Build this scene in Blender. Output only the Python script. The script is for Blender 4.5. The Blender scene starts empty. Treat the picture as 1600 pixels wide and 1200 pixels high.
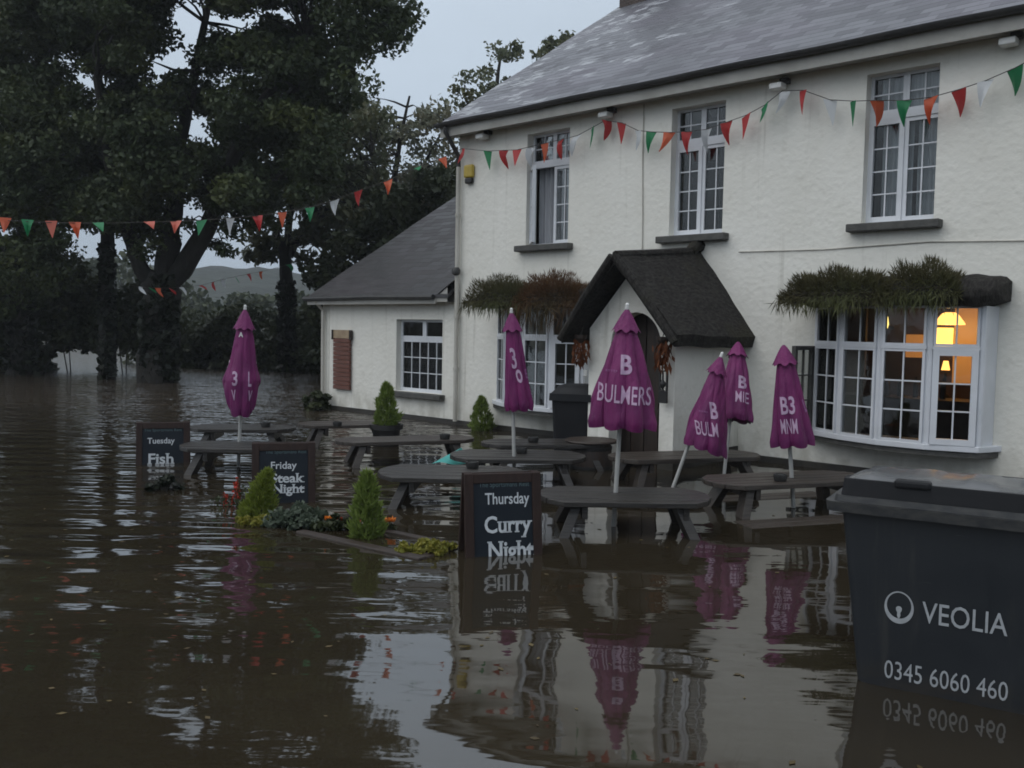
import bpy, bmesh, math, random
import numpy as np
from mathutils import Vector, Matrix
from mathutils.bvhtree import BVHTree

scene = bpy.context.scene
COL = scene.collection
random.seed(7)
rng = np.random.default_rng(7)

# ------------------------------------------------------------------ camera
FOC = 1420.0                      # focal length in pixels of a 1600 px wide frame
PITCH, ROLL, EYE = math.radians(3.48), math.radians(1.03), 1.6
_cp, _sp, _c, _s = math.cos(PITCH), math.sin(PITCH), math.cos(ROLL), math.sin(ROLL)
_r0 = np.array([1, 0, 0.]); _u0 = np.array([0, _sp, _cp]); CF = np.array([0, _cp, -_sp])
CR = _c * _r0 + _s * _u0; CU = -_s * _r0 + _c * _u0
EYEP = np.array([0, 0, EYE])
cam = bpy.data.cameras.new("camera")
cam.sensor_fit = 'HORIZONTAL'; cam.sensor_width = 36.0; cam.lens = FOC / 1600 * 36
cam.clip_start = 0.05; cam.clip_end = 3000
camo = bpy.data.objects.new("camera", cam); COL.objects.link(camo)
camo.matrix_world = Matrix(((CR[0], CU[0], -CF[0], 0), (CR[1], CU[1], -CF[1], 0), (CR[2], CU[2], -CF[2], EYE), (0, 0, 0, 1)))
scene.camera = camo

# ------------------------------------------------------------------ sky, sun, exposure
SUN_EL, SUN_AZ = math.radians(52), math.radians(-112)      # azimuth from +Y towards +X
world = bpy.data.worlds.new("World"); scene.world = world; world.use_nodes = True
wn = world.node_tree; wn.nodes.clear()
def wnode(t, **k):
    n = wn.nodes.new(t)
    for a, b in k.items(): setattr(n, a, b)
    return n
sky = wnode('ShaderNodeTexSky', sky_type='NISHITA', sun_disc=False)
sky.sun_elevation = SUN_EL; sky.sun_rotation = SUN_AZ; sky.dust_density = 3.0; sky.air_density = 1.0
hsv = wnode('ShaderNodeHueSaturation'); hsv.inputs['Saturation'].default_value = 0.30
tc = wnode('ShaderNodeTexCoord'); sep = wnode('ShaderNodeSeparateXYZ')
ramp = wnode('ShaderNodeValToRGB')                          # overcast: the cloud is brighter overhead
ramp.color_ramp.elements[0].position = 0.0; ramp.color_ramp.elements[0].color = (2.75, 3.4, 4.15, 1)
ramp.color_ramp.elements[1].position = 1.0; ramp.color_ramp.elements[1].color = (8.8, 9.3, 9.9, 1)
e = ramp.color_ramp.elements.new(0.35); e.color = (4.5, 5.3, 6.2, 1)
cn = wnode('ShaderNodeTexNoise'); cn.inputs['Scale'].default_value = 1.6; cn.inputs['Detail'].default_value = 4
mp = wnode('ShaderNodeMapping'); mp.inputs['Scale'].default_value = (1, 1, 2.5)
cr = wnode('ShaderNodeMapRange'); cr.inputs['From Min'].default_value = 0.3; cr.inputs['From Max'].default_value = 0.7
cr.inputs['To Min'].default_value = 0.88; cr.inputs['To Max'].default_value = 1.1
mul = wnode('ShaderNodeMix', data_type='RGBA', blend_type='MULTIPLY'); mul.inputs[0].default_value = 1.0
mix = wnode('ShaderNodeMix', data_type='RGBA'); mix.inputs[0].default_value = 0.82
bg = wnode('ShaderNodeBackground'); bg.inputs['Strength'].default_value = 0.10
out = wnode('ShaderNodeOutputWorld')
L = wn.links.new
L(sky.outputs[0], hsv.inputs['Color']); L(tc.outputs['Generated'], sep.inputs[0]); L(sep.outputs['Z'], ramp.inputs[0])
L(tc.outputs['Generated'], mp.inputs[0]); L(mp.outputs[0], cn.inputs['Vector']); L(cn.outputs[0], cr.inputs[0])
L(ramp.outputs[0], mul.inputs[6]); L(cr.outputs[0], mul.inputs[7])
L(hsv.outputs[0], mix.inputs[6]); L(mul.outputs[2], mix.inputs[7]); L(mix.outputs[2], bg.inputs[0]); L(bg.outputs[0], out.inputs[0])

sun = bpy.data.lights.new("sun", 'SUN'); sun.energy = 0.55; sun.angle = math.radians(70); sun.color = (1, 0.97, 0.92)
suno = bpy.data.objects.new("sun", sun); COL.objects.link(suno)
sd = Vector((math.sin(SUN_AZ) * math.cos(SUN_EL), math.cos(SUN_AZ) * math.cos(SUN_EL), math.sin(SUN_EL)))
suno.rotation_euler = sd.to_track_quat('Z', 'Y').to_euler(); suno.location = (-20, -10, 30)

scene.view_settings.view_transform = 'Standard'; scene.view_settings.look = 'None'
scene.view_settings.exposure = 0.40; scene.view_settings.gamma = 1.0
scene.render.engine = 'CYCLES'
scene.cycles.max_bounces = 7; scene.cycles.transparent_max_bounces = 12
scene.cycles.diffuse_bounces = 3; scene.cycles.glossy_bounces = 4
scene.cycles.filter_width = 1.75
scene.cycles.caustics_reflective = False; scene.cycles.caustics_refractive = False

# ------------------------------------------------------------------ measuring helpers
def ray(px, py): return CF + CR * (px - 800) / FOC - CU * (py - 600) / FOC
def W(px, py, z=0.0):
    d = ray(px, py); t = (z - EYE) / d[2]; return EYEP + t * d
def AY(px, py, Y):
    d = ray(px, py); return EYEP + d * (Y / d[1])
HROT = math.radians(-42.5)
HU = np.array([math.cos(HROT), math.sin(HROT), 0]); HN = np.array([math.sin(HROT), -math.cos(HROT), 0])
P0 = W(712, 663)
def FA(px, py, off=0.0):          # a point of the pub front: (along, height) on the plane `off` metres proud of the wall
    d = ray(px, py); t = ((P0 + HN * off - EYEP) @ HN) / (d @ HN); p = EYEP + t * d
    return float((p - P0) @ HU), float(p[2])
def HP(u, off, z): return P0 + HU * u + HN * off + np.array([0, 0, z])

# ------------------------------------------------------------------ mesh helpers
class MB:
    def __init__(s): s.v = []; s.f = []; s.mi = []
    def add(s, v, f, mi=0):
        b = len(s.v); s.v += [tuple(map(float, p)) for p in v]; s.f += [tuple(i + b for i in q) for q in f]; s.mi += [mi] * len(f)
    def box(s, x0, x1, y0, y1, z0, z1, mi=0):
        s.add([(x0, y0, z0), (x1, y0, z0), (x1, y1, z0), (x0, y1, z0), (x0, y0, z1), (x1, y0, z1), (x1, y1, z1), (x0, y1, z1)],
              [(3, 2, 1, 0), (4, 5, 6, 7), (0, 1, 5, 4), (1, 2, 6, 5), (2, 3, 7, 6), (3, 0, 4, 7)], mi)
    def dbox(s, o, d, a0, a1, t0, t1, z0, z1, mi=0):   # box along a horizontal direction d, t to its right-hand normal (d.y,-d.x)
        n = (d[1], -d[0])
        P = lambda a, t, z: (o[0] + d[0] * a + n[0] * t, o[1] + d[1] * a + n[1] * t, z)
        s.add([P(a0, t1, z0), P(a1, t1, z0), P(a1, t0, z0), P(a0, t0, z0), P(a0, t1, z1), P(a1, t1, z1), P(a1, t0, z1), P(a0, t0, z1)],
              [(3, 2, 1, 0), (4, 5, 6, 7), (0, 1, 5, 4), (1, 2, 6, 5), (2, 3, 7, 6), (3, 0, 4, 7)], mi)
    def beam(s, a, b, w, h, side=(1, 0, 0), mi=0):     # rectangular bar from a to b
        a = Vector(a); b = Vector(b); d = (b - a).normalized(); x = Vector(side); x = (x - d * x.dot(d)).normalized(); y = d.cross(x)
        q = [(-w / 2, -h / 2), (w / 2, -h / 2), (w / 2, h / 2), (-w / 2, h / 2)]
        s.add([a + x * i + y * j for i, j in q] + [b + x * i + y * j for i, j in q],
              [(3, 2, 1, 0), (4, 5, 6, 7), (0, 1, 5, 4), (1, 2, 6, 5), (2, 3, 7, 6), (3, 0, 4, 7)], mi)
    def tube(s, path, rad, n=8, mi=0, caps=True):
        path = [Vector(p) for p in path]; k = len(path)
        if not hasattr(rad, '__len__'): rad = [rad] * k
        v = []; px = None
        for i, p in enumerate(path):
            d = (path[min(i + 1, k - 1)] - path[max(i - 1, 0)]).normalized()
            if px is None: px = d.orthogonal().normalized()
            else: px = (px - d * px.dot(d)).normalized()
            py = d.cross(px)
            for j in range(n):
                a = 2 * math.pi * j / n; v.append(p + (px * math.cos(a) + py * math.sin(a)) * rad[i])
        f = [(i * n + j, i * n + (j + 1) % n, (i + 1) * n + (j + 1) % n, (i + 1) * n + j) for i in range(k - 1) for j in range(n)]
        if caps: f += [tuple(range(n - 1, -1, -1)), tuple(range((k - 1) * n, k * n))]
        s.add(v, f, mi)
    def lathe(s, prof, n=16, c=(0, 0, 0), mi=0):
        v = []; k = len(prof)
        for r, z in prof:
            for j in range(n):
                a = 2 * math.pi * j / n; v.append((c[0] + r * math.cos(a), c[1] + r * math.sin(a), c[2] + z))
        f = [(i * n + j, i * n + (j + 1) % n, (i + 1) * n + (j + 1) % n, (i + 1) * n + j) for i in range(k - 1) for j in range(n)]
        f += [tuple(range(n - 1, -1, -1)), tuple(range((k - 1) * n, k * n))]
        s.add(v, f, mi)
    def grid(s, P, nu, nv, mi=0):
        s.add([P(i / nu, j / nv) for j in range(nv + 1) for i in range(nu + 1)],
              [(j * (nu + 1) + i, j * (nu + 1) + i + 1, (j + 1) * (nu + 1) + i + 1, (j + 1) * (nu + 1) + i) for j in range(nv) for i in range(nu)], mi)
    def build(s, name, mat, parent=None, smooth=False, bevel=0.0, seg=2):
        me = bpy.data.meshes.new(name); me.from_pydata(s.v, [], s.f)
        ms = mat if isinstance(mat, (list, tuple)) else [mat]
        for m in ms: me.materials.append(m)
        if len(ms) > 1: me.polygons.foreach_set('material_index', s.mi)
        if bevel:
            bm = bmesh.new(); bm.from_mesh(me)
            ed = [x for x in bm.edges if len(x.link_faces) == 2 and x.calc_face_angle(0) > 0.7]
            bmesh.ops.bevel(bm, geom=ed, offset=bevel, segments=seg, affect='EDGES', profile=0.5, clamp_overlap=True)
            bm.to_mesh(me); bm.free()
        if smooth:
            me.polygons.foreach_set('use_smooth', [True] * len(me.polygons))
            try: me.set_sharp_from_angle(angle=math.radians(40))
            except Exception: pass
        me.update()
        o = bpy.data.objects.new(name, me); COL.objects.link(o)
        if parent: o.parent = parent
        return o

def thing(name, label, cat, loc=(0, 0, 0), rotz=0.0, group=None):
    o = bpy.data.objects.new(name, None); COL.objects.link(o); o.empty_display_size = 0.2
    o.location = tuple(map(float, loc)); o.rotation_euler = (0, 0, rotz)
    return tag(o, label, cat, group)
def tag(o, label, cat, group=None):
    o['label'] = label; o['category'] = cat
    if group: o['group'] = group
    return o
def struct(o, kind='structure'): o['kind'] = kind; return o
def house_thing(name, label, cat, u, off, z, group=None): return thing(name, label, cat, HP(u, off, z), HROT, group)

# ------------------------------------------------------------------ materials
class NT:
    def __init__(s, name):
        s.m = bpy.data.materials.new(name); s.m.use_nodes = True; s.t = s.m.node_tree
        s.p = s.t.nodes['Principled BSDF']; s.o = s.t.nodes['Material Output']
    def n(s, t, **k):
        x = s.t.nodes.new(t)
        for a, b in k.items(): setattr(x, a, b)
        return x
    def l(s, a, b): s.t.links.new(a, b)
    def put(s, sock, v):
        if hasattr(v, 'is_output'): s.l(v, sock)
        else: sock.default_value = v
    def math(s, op, a, b=0.0, c=0.0, clamp=False):
        x = s.n('ShaderNodeMath', operation=op, use_clamp=clamp)
        for i, v in enumerate((a, b, c)): s.put(x.inputs[i], v)
        return x.outputs[0]
    def step(s, v, a, b, lo=0.0, hi=1.0):
        x = s.n('ShaderNodeMapRange', interpolation_type='SMOOTHSTEP'); s.put(x.inputs[0], v)
        x.inputs[1].default_value = a; x.inputs[2].default_value = b; s.put(x.inputs[3], lo); s.put(x.inputs[4], hi)
        return x.outputs[0]
    def coord(s, kind='Object'): return s.n('ShaderNodeTexCoord').outputs[kind]
    def map(s, v, scale=(1, 1, 1), rot=(0, 0, 0), loc=(0, 0, 0)):
        x = s.n('ShaderNodeMapping'); s.l(v, x.inputs[0]); x.inputs['Scale'].default_value = scale
        x.inputs['Rotation'].default_value = rot; x.inputs['Location'].default_value = loc; return x.outputs[0]
    def noise(s, v, scale=5, detail=3, rough=0.5, dist=0.0):
        x = s.n('ShaderNodeTexNoise'); s.l(v, x.inputs['Vector']); x.inputs['Scale'].default_value = scale
        x.inputs['Detail'].default_value = detail; x.inputs['Roughness'].default_value = rough; x.inputs['Distortion'].default_value = dist
        return x.outputs[0]
    def mix(s, f, a, b, blend='MIX'):
        x = s.n('ShaderNodeMix', data_type='RGBA', blend_type=blend); s.put(x.inputs[0], f)
        for i, v in ((6, a), (7, b)):
            if isinstance(v, tuple): v = (*v, 1) if len(v) == 3 else v
            s.put(x.inputs[i], v)
        return x.outputs[2]
    def bump(s, h, dist=0.01, strength=1.0, normal=None):
        x = s.n('ShaderNodeBump'); s.l(h, x.inputs['Height']); x.inputs['Distance'].default_value = dist; x.inputs['Strength'].default_value = strength
        if normal: s.l(normal, x.inputs['Normal'])
        return x.outputs[0]
    def setp(s, **k):
        for a, v in k.items():
            nm = {'base': 'Base Color', 'rough': 'Roughness', 'normal': 'Normal', 'spec': 'Specular IOR Level', 'ior': 'IOR', 'alpha': 'Alpha', 'metal': 'Metallic'}[a]
            if isinstance(v, tuple) and len(v) == 3: v = (*v, 1)
            s.put(s.p.inputs[nm], v)
        return s.m

def simple(name, c1, c2=None, rough=0.6, scale=4.0, stretch=(1, 1, 1), bump=0.0, bscale=None, spec=0.5, detail=4):
    t = NT(name); v = t.map(t.coord(), stretch); nz = t.noise(v, scale, detail, 0.6)
    t.setp(base=t.mix(t.step(nz, 0.3, 0.7), c1, c2 or tuple(x * 0.75 for x in c1)), rough=rough, spec=spec)
    if bump: t.setp(normal=t.bump(t.noise(v, bscale or scale * 4, 4, 0.6), bump))
    return t.m

def m_render_wall():
    t = NT('painted_roughcast'); o = t.coord()
    big = t.noise(t.map(o, (0.5, 0.5, 0.5)), 1.3, 4, 0.6); mid = t.noise(o, 5, 4, 0.65)
    streak = t.noise(t.map(o, (5.0, 5.0, 0.22)), 1.6, 4, 0.6)
    z = t.n('ShaderNodeSeparateXYZ'); t.l(o, z.inputs[0])
    c = t.mix(t.step(big, 0.32, 0.7), (0.765, 0.748, 0.68), (0.82, 0.805, 0.745))
    c = t.mix(t.math('MULTIPLY', t.step(mid, 0.55, 0.78), 0.35), c, (0.55, 0.52, 0.45))
    c = t.mix(t.math('MULTIPLY', t.step(streak, 0.56, 0.8), 0.55), c, (0.44, 0.42, 0.36))
    low = t.math('MULTIPLY', t.step(z.outputs[2], 0.75, 0.0), t.step(t.noise(t.map(o, (2, 2, 1.2)), 2.2, 4), 0.35, 0.7))
    c = t.mix(t.math('MULTIPLY', low, 0.5), c, (0.33, 0.31, 0.24))
    speck = t.noise(o, 26, 3, 0.6)
    c = t.mix(t.math('MULTIPLY', t.step(speck, 0.66, 0.78), 0.25), c, (0.36, 0.34, 0.29))
    vo = t.n('ShaderNodeTexVoronoi', feature='SMOOTH_F1'); t.l(o, vo.inputs['Vector']); vo.inputs['Scale'].default_value = 16; vo.inputs['Smoothness'].default_value = 0.6
    h = t.math('ADD', t.math('MULTIPLY', t.noise(o, 9, 5, 0.65), 1.0), t.math('MULTIPLY', vo.outputs['Distance'], 0.35))
    return t.setp(base=c, rough=0.85, spec=0.25, normal=t.bump(h, 0.010))

def m_slate(name, pitch, base, patch, lich, clusterx):
    t = NT(name); v = t.map(t.coord(), rot=(-pitch, 0, 0)); s = t.n('ShaderNodeSeparateXYZ'); t.l(v, s.inputs[0])
    u, w = s.outputs[0], s.outputs[1]
    wob = t.math('MULTIPLY', t.math('SUBTRACT', t.noise(v, 0.9, 2), 0.5), 0.08); w = t.math('ADD', w, wob)
    rv = t.math('DIVIDE', w, 0.17); row = t.math('FLOOR', rv); fv = t.math('FRACT', rv)
    cu = t.math('ADD', t.math('DIVIDE', u, 0.26), t.math('MULTIPLY', row, 0.5)); col = t.math('FLOOR', cu); fu = t.math('FRACT', cu)
    cb = t.n('ShaderNodeCombineXYZ'); t.l(col, cb.inputs[0]); t.l(row, cb.inputs[1])
    wn_ = t.n('ShaderNodeTexWhiteNoise', noise_dimensions='2D'); t.l(cb.outputs[0], wn_.inputs['Vector']); rnd = wn_.outputs[0]
    c = t.mix(rnd, base, tuple(x * 0.70 for x in base))
    c = t.mix(t.math('MULTIPLY', t.step(t.noise(v, 0.7, 3), 0.4, 0.7), 0.5), c, tuple(x * y for x, y in zip(base, (1.15, 1.02, 1.1))))
    if lich:
        clus = t.math('ADD', t.noise(t.map(v, (0.8, 1.6, 1)), 1.0, 3), t.step(u, clusterx, 0.0, 0.0, 0.28))
        k = t.math('MULTIPLY', t.step(clus, 0.62, 0.78), t.step(rnd, 0.45, 0.62))
        k = t.math('MULTIPLY', k, t.step(t.noise(t.map(v, (2.5, 9, 1)), 2.0, 3), 0.38, 0.55))
        c = t.mix(t.math('MULTIPLY', k, 0.72), c, patch)
    gap = t.math('MAXIMUM', t.step(fv, 0.10, 0.0), t.math('MULTIPLY', t.step(fu, 0.05, 0.0), 0.7))
    c = t.mix(t.math('MULTIPLY', gap, 0.6), c, tuple(x * 0.25 for x in base))
    h = t.math('ADD', t.math('MULTIPLY', t.math('SUBTRACT', 1.0, fv), 0.9), t.math('MULTIPLY', rnd, 0.35))
    h = t.math('SUBTRACT', h, t.math('MULTIPLY', gap, 0.6))
    return t.setp(base=c, rough=t.step(rnd, 0, 1, 0.42, 0.6), spec=0.5, normal=t.bump(h, 0.012))

def m_thatch(name, base):
    t = NT(name); o = t.coord(); v = t.map(o, (1, 1, 1))
    n1 = t.noise(t.map(o, (9, 2.5, 2.5)), 5, 5, 0.65); n2 = t.noise(v, 2.2, 3)
    c = t.mix(t.step(n1, 0.3, 0.75), tuple(x * 0.5 for x in base), tuple(x * 1.9 for x in base))
    c = t.mix(t.math('MULTIPLY', t.step(n2, 0.5, 0.75), 0.5), c, (base[0] * 1.5, base[1] * 1.5, base[2] * 1.0))
    return t.setp(base=c, rough=0.85, spec=0.2, normal=t.bump(t.math('ADD', n1, t.math('MULTIPLY', n2, 0.7)), 0.03))

def m_leaf(name, c1, c2, c3=None, rough=0.55, trans=0.25):
    t = NT(name); g = t.n('ShaderNodeNewGeometry'); r = g.outputs['Random Per Island']
    c = t.mix(r, c1, c2)
    if c3: c = t.mix(t.step(t.noise(t.coord(), 0.9, 2), 0.45, 0.7), c, c3)
    t.setp(base=c, rough=rough, spec=0.3)
    if trans:
        tr = t.n('ShaderNodeBsdfTranslucent'); t.l(c, tr.inputs[0]); mx = t.n('ShaderNodeMixShader'); mx.inputs[0].default_value = trans
        t.l(t.p.outputs[0], mx.inputs[1]); t.l(tr.outputs[0], mx.inputs[2]); t.l(mx.outputs[0], t.o.inputs[0])
    return t.m

def m_glass(name='window_glass', tint=(0.86, 0.88, 0.88), refl=1.0):
    t = NT(name); t.t.nodes.remove(t.p)
    fr = t.n('ShaderNodeFresnel'); fr.inputs['IOR'].default_value = 1.5
    nb = t.bump(t.noise(t.coord(), 2.5, 2), 0.004); t.l(nb, fr.inputs['Normal'])
    gl = t.n('ShaderNodeBsdfGlossy'); gl.inputs['Roughness'].default_value = 0.03; t.l(nb, gl.inputs['Normal'])
    tr = t.n('ShaderNodeBsdfTransparent'); tr.inputs[0].default_value = (*tint, 1)
    mx = t.n('ShaderNodeMixShader'); t.l(t.math('MULTIPLY', fr.outputs[0], 1.05 * refl, clamp=True), mx.inputs[0])
    t.l(tr.outputs[0], mx.inputs[1]); t.l(gl.outputs[0], mx.inputs[2]); t.l(mx.outputs[0], t.o.inputs[0]); return t.m

def m_emit(name, col, s):
    t = NT(name); t.p.inputs['Emission Color'].default_value = (*col, 1); t.p.inputs['Emission Strength'].default_value = s
    return t.setp(base=(0.6, 0.4, 0.15))

def m_water():
    t = NT('muddy_flood_water'); g = t.n('ShaderNodeNewGeometry'); P = g.outputs['Position']
    s = t.n('ShaderNodeSeparateXYZ'); t.l(P, s.inputs[0]); x, y = s.outputs[0], s.outputs[1]
    left = t.step(x, 0.6, -2.2)                                          # open water, more wind on the left
    band = t.math('MULTIPLY', t.step(y, 3.6, 6.6), t.step(y, 30.0, 12.0, 0.35, 1.0))
    wob = t.math('MULTIPLY', t.math('SUBTRACT', t.noise(t.map(P, (0.7, 1.1, 1)), 1.0, 3), 0.5), 7.0)
    ph1 = t.math('ADD', t.math('MULTIPLY', t.math('SUBTRACT', y, t.math('MULTIPLY', x, 0.10)), 14.0), wob)
    ph2 = t.math('ADD', t.math('MULTIPLY', t.math('ADD', y, t.math('MULTIPLY', x, 0.16)), 21.0), t.math('MULTIPLY', wob, -1.2))
    gust = t.step(t.noise(t.map(P, (0.30, 0.55, 1)), 1.0, 2), 0.3, 0.65, 0.35, 1.15)
    h1 = t.math('MULTIPLY', t.math('ADD', t.math('MULTIPLY', t.math('SINE', ph1), 0.0052), t.math('MULTIPLY', t.math('SINE', ph2), 0.0022)),
                t.math('MULTIPLY', t.math('MULTIPLY', left, band), gust))
    nb = t.math('MULTIPLY', t.math('SUBTRACT', t.noise(t.map(P, (1.3, 3.6, 1), rot=(0, 0, 0.12)), 1.0, 3, 0.45), 0.5),
                t.math('MULTIPLY', t.step(left, 0, 1, 0.0048, 0.012), t.step(t.noise(t.map(P, (0.45, 0.7, 1), loc=(5, 2, 0)), 1.0, 2), 0.42, 0.62, 0.35, 1.3)))
    nc = t.math('MULTIPLY', t.math('SUBTRACT', t.noise(t.map(P, (0.55, 1.0, 1), rot=(0, 0, -0.2), loc=(3, 1, 0)), 1.0, 2, 0.4), 0.5), 0.027)
    far = t.math('MULTIPLY', t.math('SUBTRACT', t.noise(t.map(P, (1.6, 3.0, 1)), 1.0, 3, 0.55), 0.5),
                 t.math('MULTIPLY', t.step(y, 9.5, 17.0), t.step(x, 0.0, -2.5, 0.01, 0.11)))
    far2 = t.math('MULTIPLY', t.math('SUBTRACT', t.noise(t.map(P, (2.2, 5.0, 1)), 1.0, 3, 0.5), 0.5), t.step(y, 22.0, 27.0, 0.0, 0.085))
    h = t.math('ADD', t.math('ADD', h1, nb), t.math('ADD', nc, t.math('ADD', far, far2)))
    mud = t.mix(t.step(t.noise(t.map(P, (0.25, 0.5, 1)), 1.0, 4), 0.35, 0.7), (0.023, 0.018, 0.0112), (0.032, 0.0255, 0.0158))
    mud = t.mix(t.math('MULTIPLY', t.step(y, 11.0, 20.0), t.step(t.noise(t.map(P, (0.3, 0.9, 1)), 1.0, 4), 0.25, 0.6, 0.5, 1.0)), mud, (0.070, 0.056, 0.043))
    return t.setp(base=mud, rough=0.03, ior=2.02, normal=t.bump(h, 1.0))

M = {}
M['wall'] = m_render_wall()
M['plinth'] = simple('dark_plinth_paint', (0.022, 0.020, 0.018), (0.04, 0.037, 0.03), 0.6, 3, bump=0.01)
M['slate'] = m_slate('wet_slate', math.radians(33.2), (0.104, 0.107, 0.126), (0.44, 0.46, 0.49), True, 5.0)
M['slate2'] = m_slate('dark_slate', math.radians(31.4), (0.045, 0.044, 0.046), (0.2, 0.2, 0.2), False, 0)
M['thatch'] = m_thatch('dark_thatch', (0.026, 0.024, 0.022))
M['upvc'] = simple('white_window_frame', (0.70, 0.72, 0.76), (0.62, 0.64, 0.67), 0.35, 3)
M['fascia'] = simple('pale_fascia_paint', (0.42, 0.41, 0.38), (0.33, 0.32, 0.29), 0.6, 3)
M['gutter'] = simple('black_gutter', (0.02, 0.02, 0.021), (0.035, 0.034, 0.032), 0.45, 6)
M['sill'] = simple('dark_stone_sill', (0.055, 0.055, 0.052), (0.085, 0.083, 0.076), 0.7, 9, bump=0.008)
M['pipe'] = simple('painted_pipe', (0.55, 0.53, 0.48), (0.42, 0.40, 0.35), 0.5, 5, (1, 1, 0.3))
M['glass'] = m_glass()
M['glass_clear'] = m_glass('clear_window_glass', (0.9, 0.92, 0.92), 0.45)
M['curtain'] = simple('net_curtain', (0.46, 0.47, 0.50), (0.26, 0.27, 0.29), 0.9, 3, (9, 9, 0.15))
M['curtain_dark'] = simple('dim_curtain', (0.10, 0.10, 0.10), (0.045, 0.042, 0.04), 0.9, 3, (9, 9, 0.15))
M['net'] = simple('white_net_curtain', (0.80, 0.82, 0.86), (0.55, 0.57, 0.60), 0.9, 3, (9, 9, 0.15))
M['room'] = simple('brown_room_wall', (0.085, 0.045, 0.024), (0.05, 0.028, 0.018), 0.7, 3)
M['oak'] = simple('dark_oak', (0.020, 0.013, 0.010), (0.035, 0.022, 0.015), 0.55, 4, (6, 6, 0.6))
M['brick'] = simple('sooty_brick', (0.10, 0.075, 0.065), (0.06, 0.05, 0.047), 0.85, 6, bump=0.02)
M['wood'] = simple('wet_weathered_wood', (0.018, 0.0155, 0.014), (0.036, 0.032, 0.028), 0.40, 5, (0.7, 7, 7), bump=0.006, bscale=9)
M['wood2'] = simple('brown_wet_wood', (0.030, 0.023, 0.018), (0.052, 0.041, 0.033), 0.42, 5, (0.7, 7, 7), bump=0.006, bscale=9)
M['redboard'] = simple('red_brown_boards', (0.17, 0.065, 0.045), (0.12, 0.05, 0.036), 0.7, 6, (1, 1, 12), bump=0.01)
M['palewood'] = simple('bleached_board', (0.40, 0.31, 0.20), (0.28, 0.2, 0.13), 0.7, 8)
M['purple'] = None
M['white'] = simple('white_plastic', (0.72, 0.72, 0.70), (0.6, 0.6, 0.58), 0.4, 6)
M['pole'] = simple('grey_white_pole', (0.42, 0.42, 0.40), (0.34, 0.34, 0.33), 0.4, 6)
M['print'] = simple('pale_print', (0.50, 0.36, 0.49), (0.40, 0.27, 0.40), 0.8, 30)
M['print_dim'] = simple('dim_print', (0.30, 0.13, 0.28), (0.24, 0.09, 0.22), 0.8, 30)
M['boardframe'] = simple('dark_red_brown_frame', (0.020, 0.011, 0.009), (0.032, 0.018, 0.014), 0.6, 5, (6, 6, 0.6), spec=0.25)
M['blackboard'] = simple('blue_black_panel', (0.009, 0.013, 0.019), (0.013, 0.018, 0.024), 0.65, 4, spec=0.2)
M['chalk'] = simple('white_lettering', (0.55, 0.58, 0.60), (0.46, 0.49, 0.52), 0.7, 40)
M['chalkdim'] = simple('faint_teal_lettering', (0.085, 0.13, 0.14), (0.06, 0.10, 0.11), 0.7, 40)
def m_bin():
    t = NT('scuffed_charcoal_plastic'); o = t.coord(); z = t.n('ShaderNodeSeparateXYZ'); t.l(o, z.inputs[0])
    st = t.noise(t.map(o, (7, 7, 0.5)), 2.0, 4, 0.6); sc = t.noise(t.map(o, (2, 2, 9)), 4, 5, 0.7); fine = t.noise(o, 3, 5, 0.7)
    c = t.mix(t.step(fine, 0.3, 0.7), (0.007, 0.010, 0.014), (0.012, 0.015, 0.019))
    c = t.mix(t.math('MULTIPLY', t.step(st, 0.54, 0.78), 0.5), c, (0.045, 0.044, 0.040))
    c = t.mix(t.math('MULTIPLY', t.step(sc, 0.66, 0.76), 0.5), c, (0.06, 0.06, 0.058))
    tide = t.math('MULTIPLY', t.step(z.outputs[2], 0.16, 0.02), t.step(t.noise(t.map(o, (3, 3, 6)), 2, 3), 0.3, 0.7))
    c = t.mix(t.math('MULTIPLY', tide, 0.5), c, (0.035, 0.028, 0.020))
    return t.setp(base=c, rough=t.step(fine, 0.2, 0.8, 0.42, 0.58), normal=t.bump(t.noise(o, 2.2, 2), 0.012))
M['bin'] = m_bin()
M['bin_dirt'] = simple('scuffed_charcoal_rim', (0.020, 0.022, 0.025), (0.05, 0.05, 0.048), 0.5, 14, (1, 1, 2))
M['lid'] = simple('grey_bin_lid', (0.055, 0.060, 0.068), (0.11, 0.11, 0.11), 0.26, 2.2, bump=0.004, bscale=5)
M['binprint'] = simple('pale_grey_print', (0.42, 0.44, 0.46), (0.34, 0.36, 0.38), 0.6, 30)
M['bin2'] = simple('black_bin_plastic', (0.010, 0.011, 0.013), (0.015, 0.015, 0.017), 0.55, 4, spec=0.25)
M['pot'] = simple('black_pot', (0.010, 0.010, 0.010), (0.02, 0.019, 0.018), 0.45, 6)
M['soil'] = simple('wet_soil', (0.018, 0.013, 0.009), (0.03, 0.022, 0.015), 0.8, 12, bump=0.02)
M['yellow'] = simple('yellow_plastic', (0.55, 0.40, 0.06), (0.45, 0.33, 0.05), 0.4, 6)
M['iron'] = simple('black_iron', (0.012, 0.012, 0.012), (0.02, 0.019, 0.018), 0.5, 8)
M['teal'] = simple('teal_fabric', (0.06, 0.36, 0.33), (0.045, 0.27, 0.25), 0.6, 5)
M['bark'] = simple('wet_bark', (0.011, 0.010, 0.008), (0.022, 0.020, 0.016), 0.85, 5, (2, 2, 0.4), bump=0.03)
M['ivy'] = m_leaf('ivy_leaves', (0.006, 0.009, 0.005), (0.014, 0.02, 0.009), None, 0.5, 0.1)
M['leaf_dark'] = m_leaf('dark_tree_leaves', (0.028, 0.042, 0.018), (0.058, 0.078, 0.032), (0.070, 0.085, 0.026))
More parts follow.
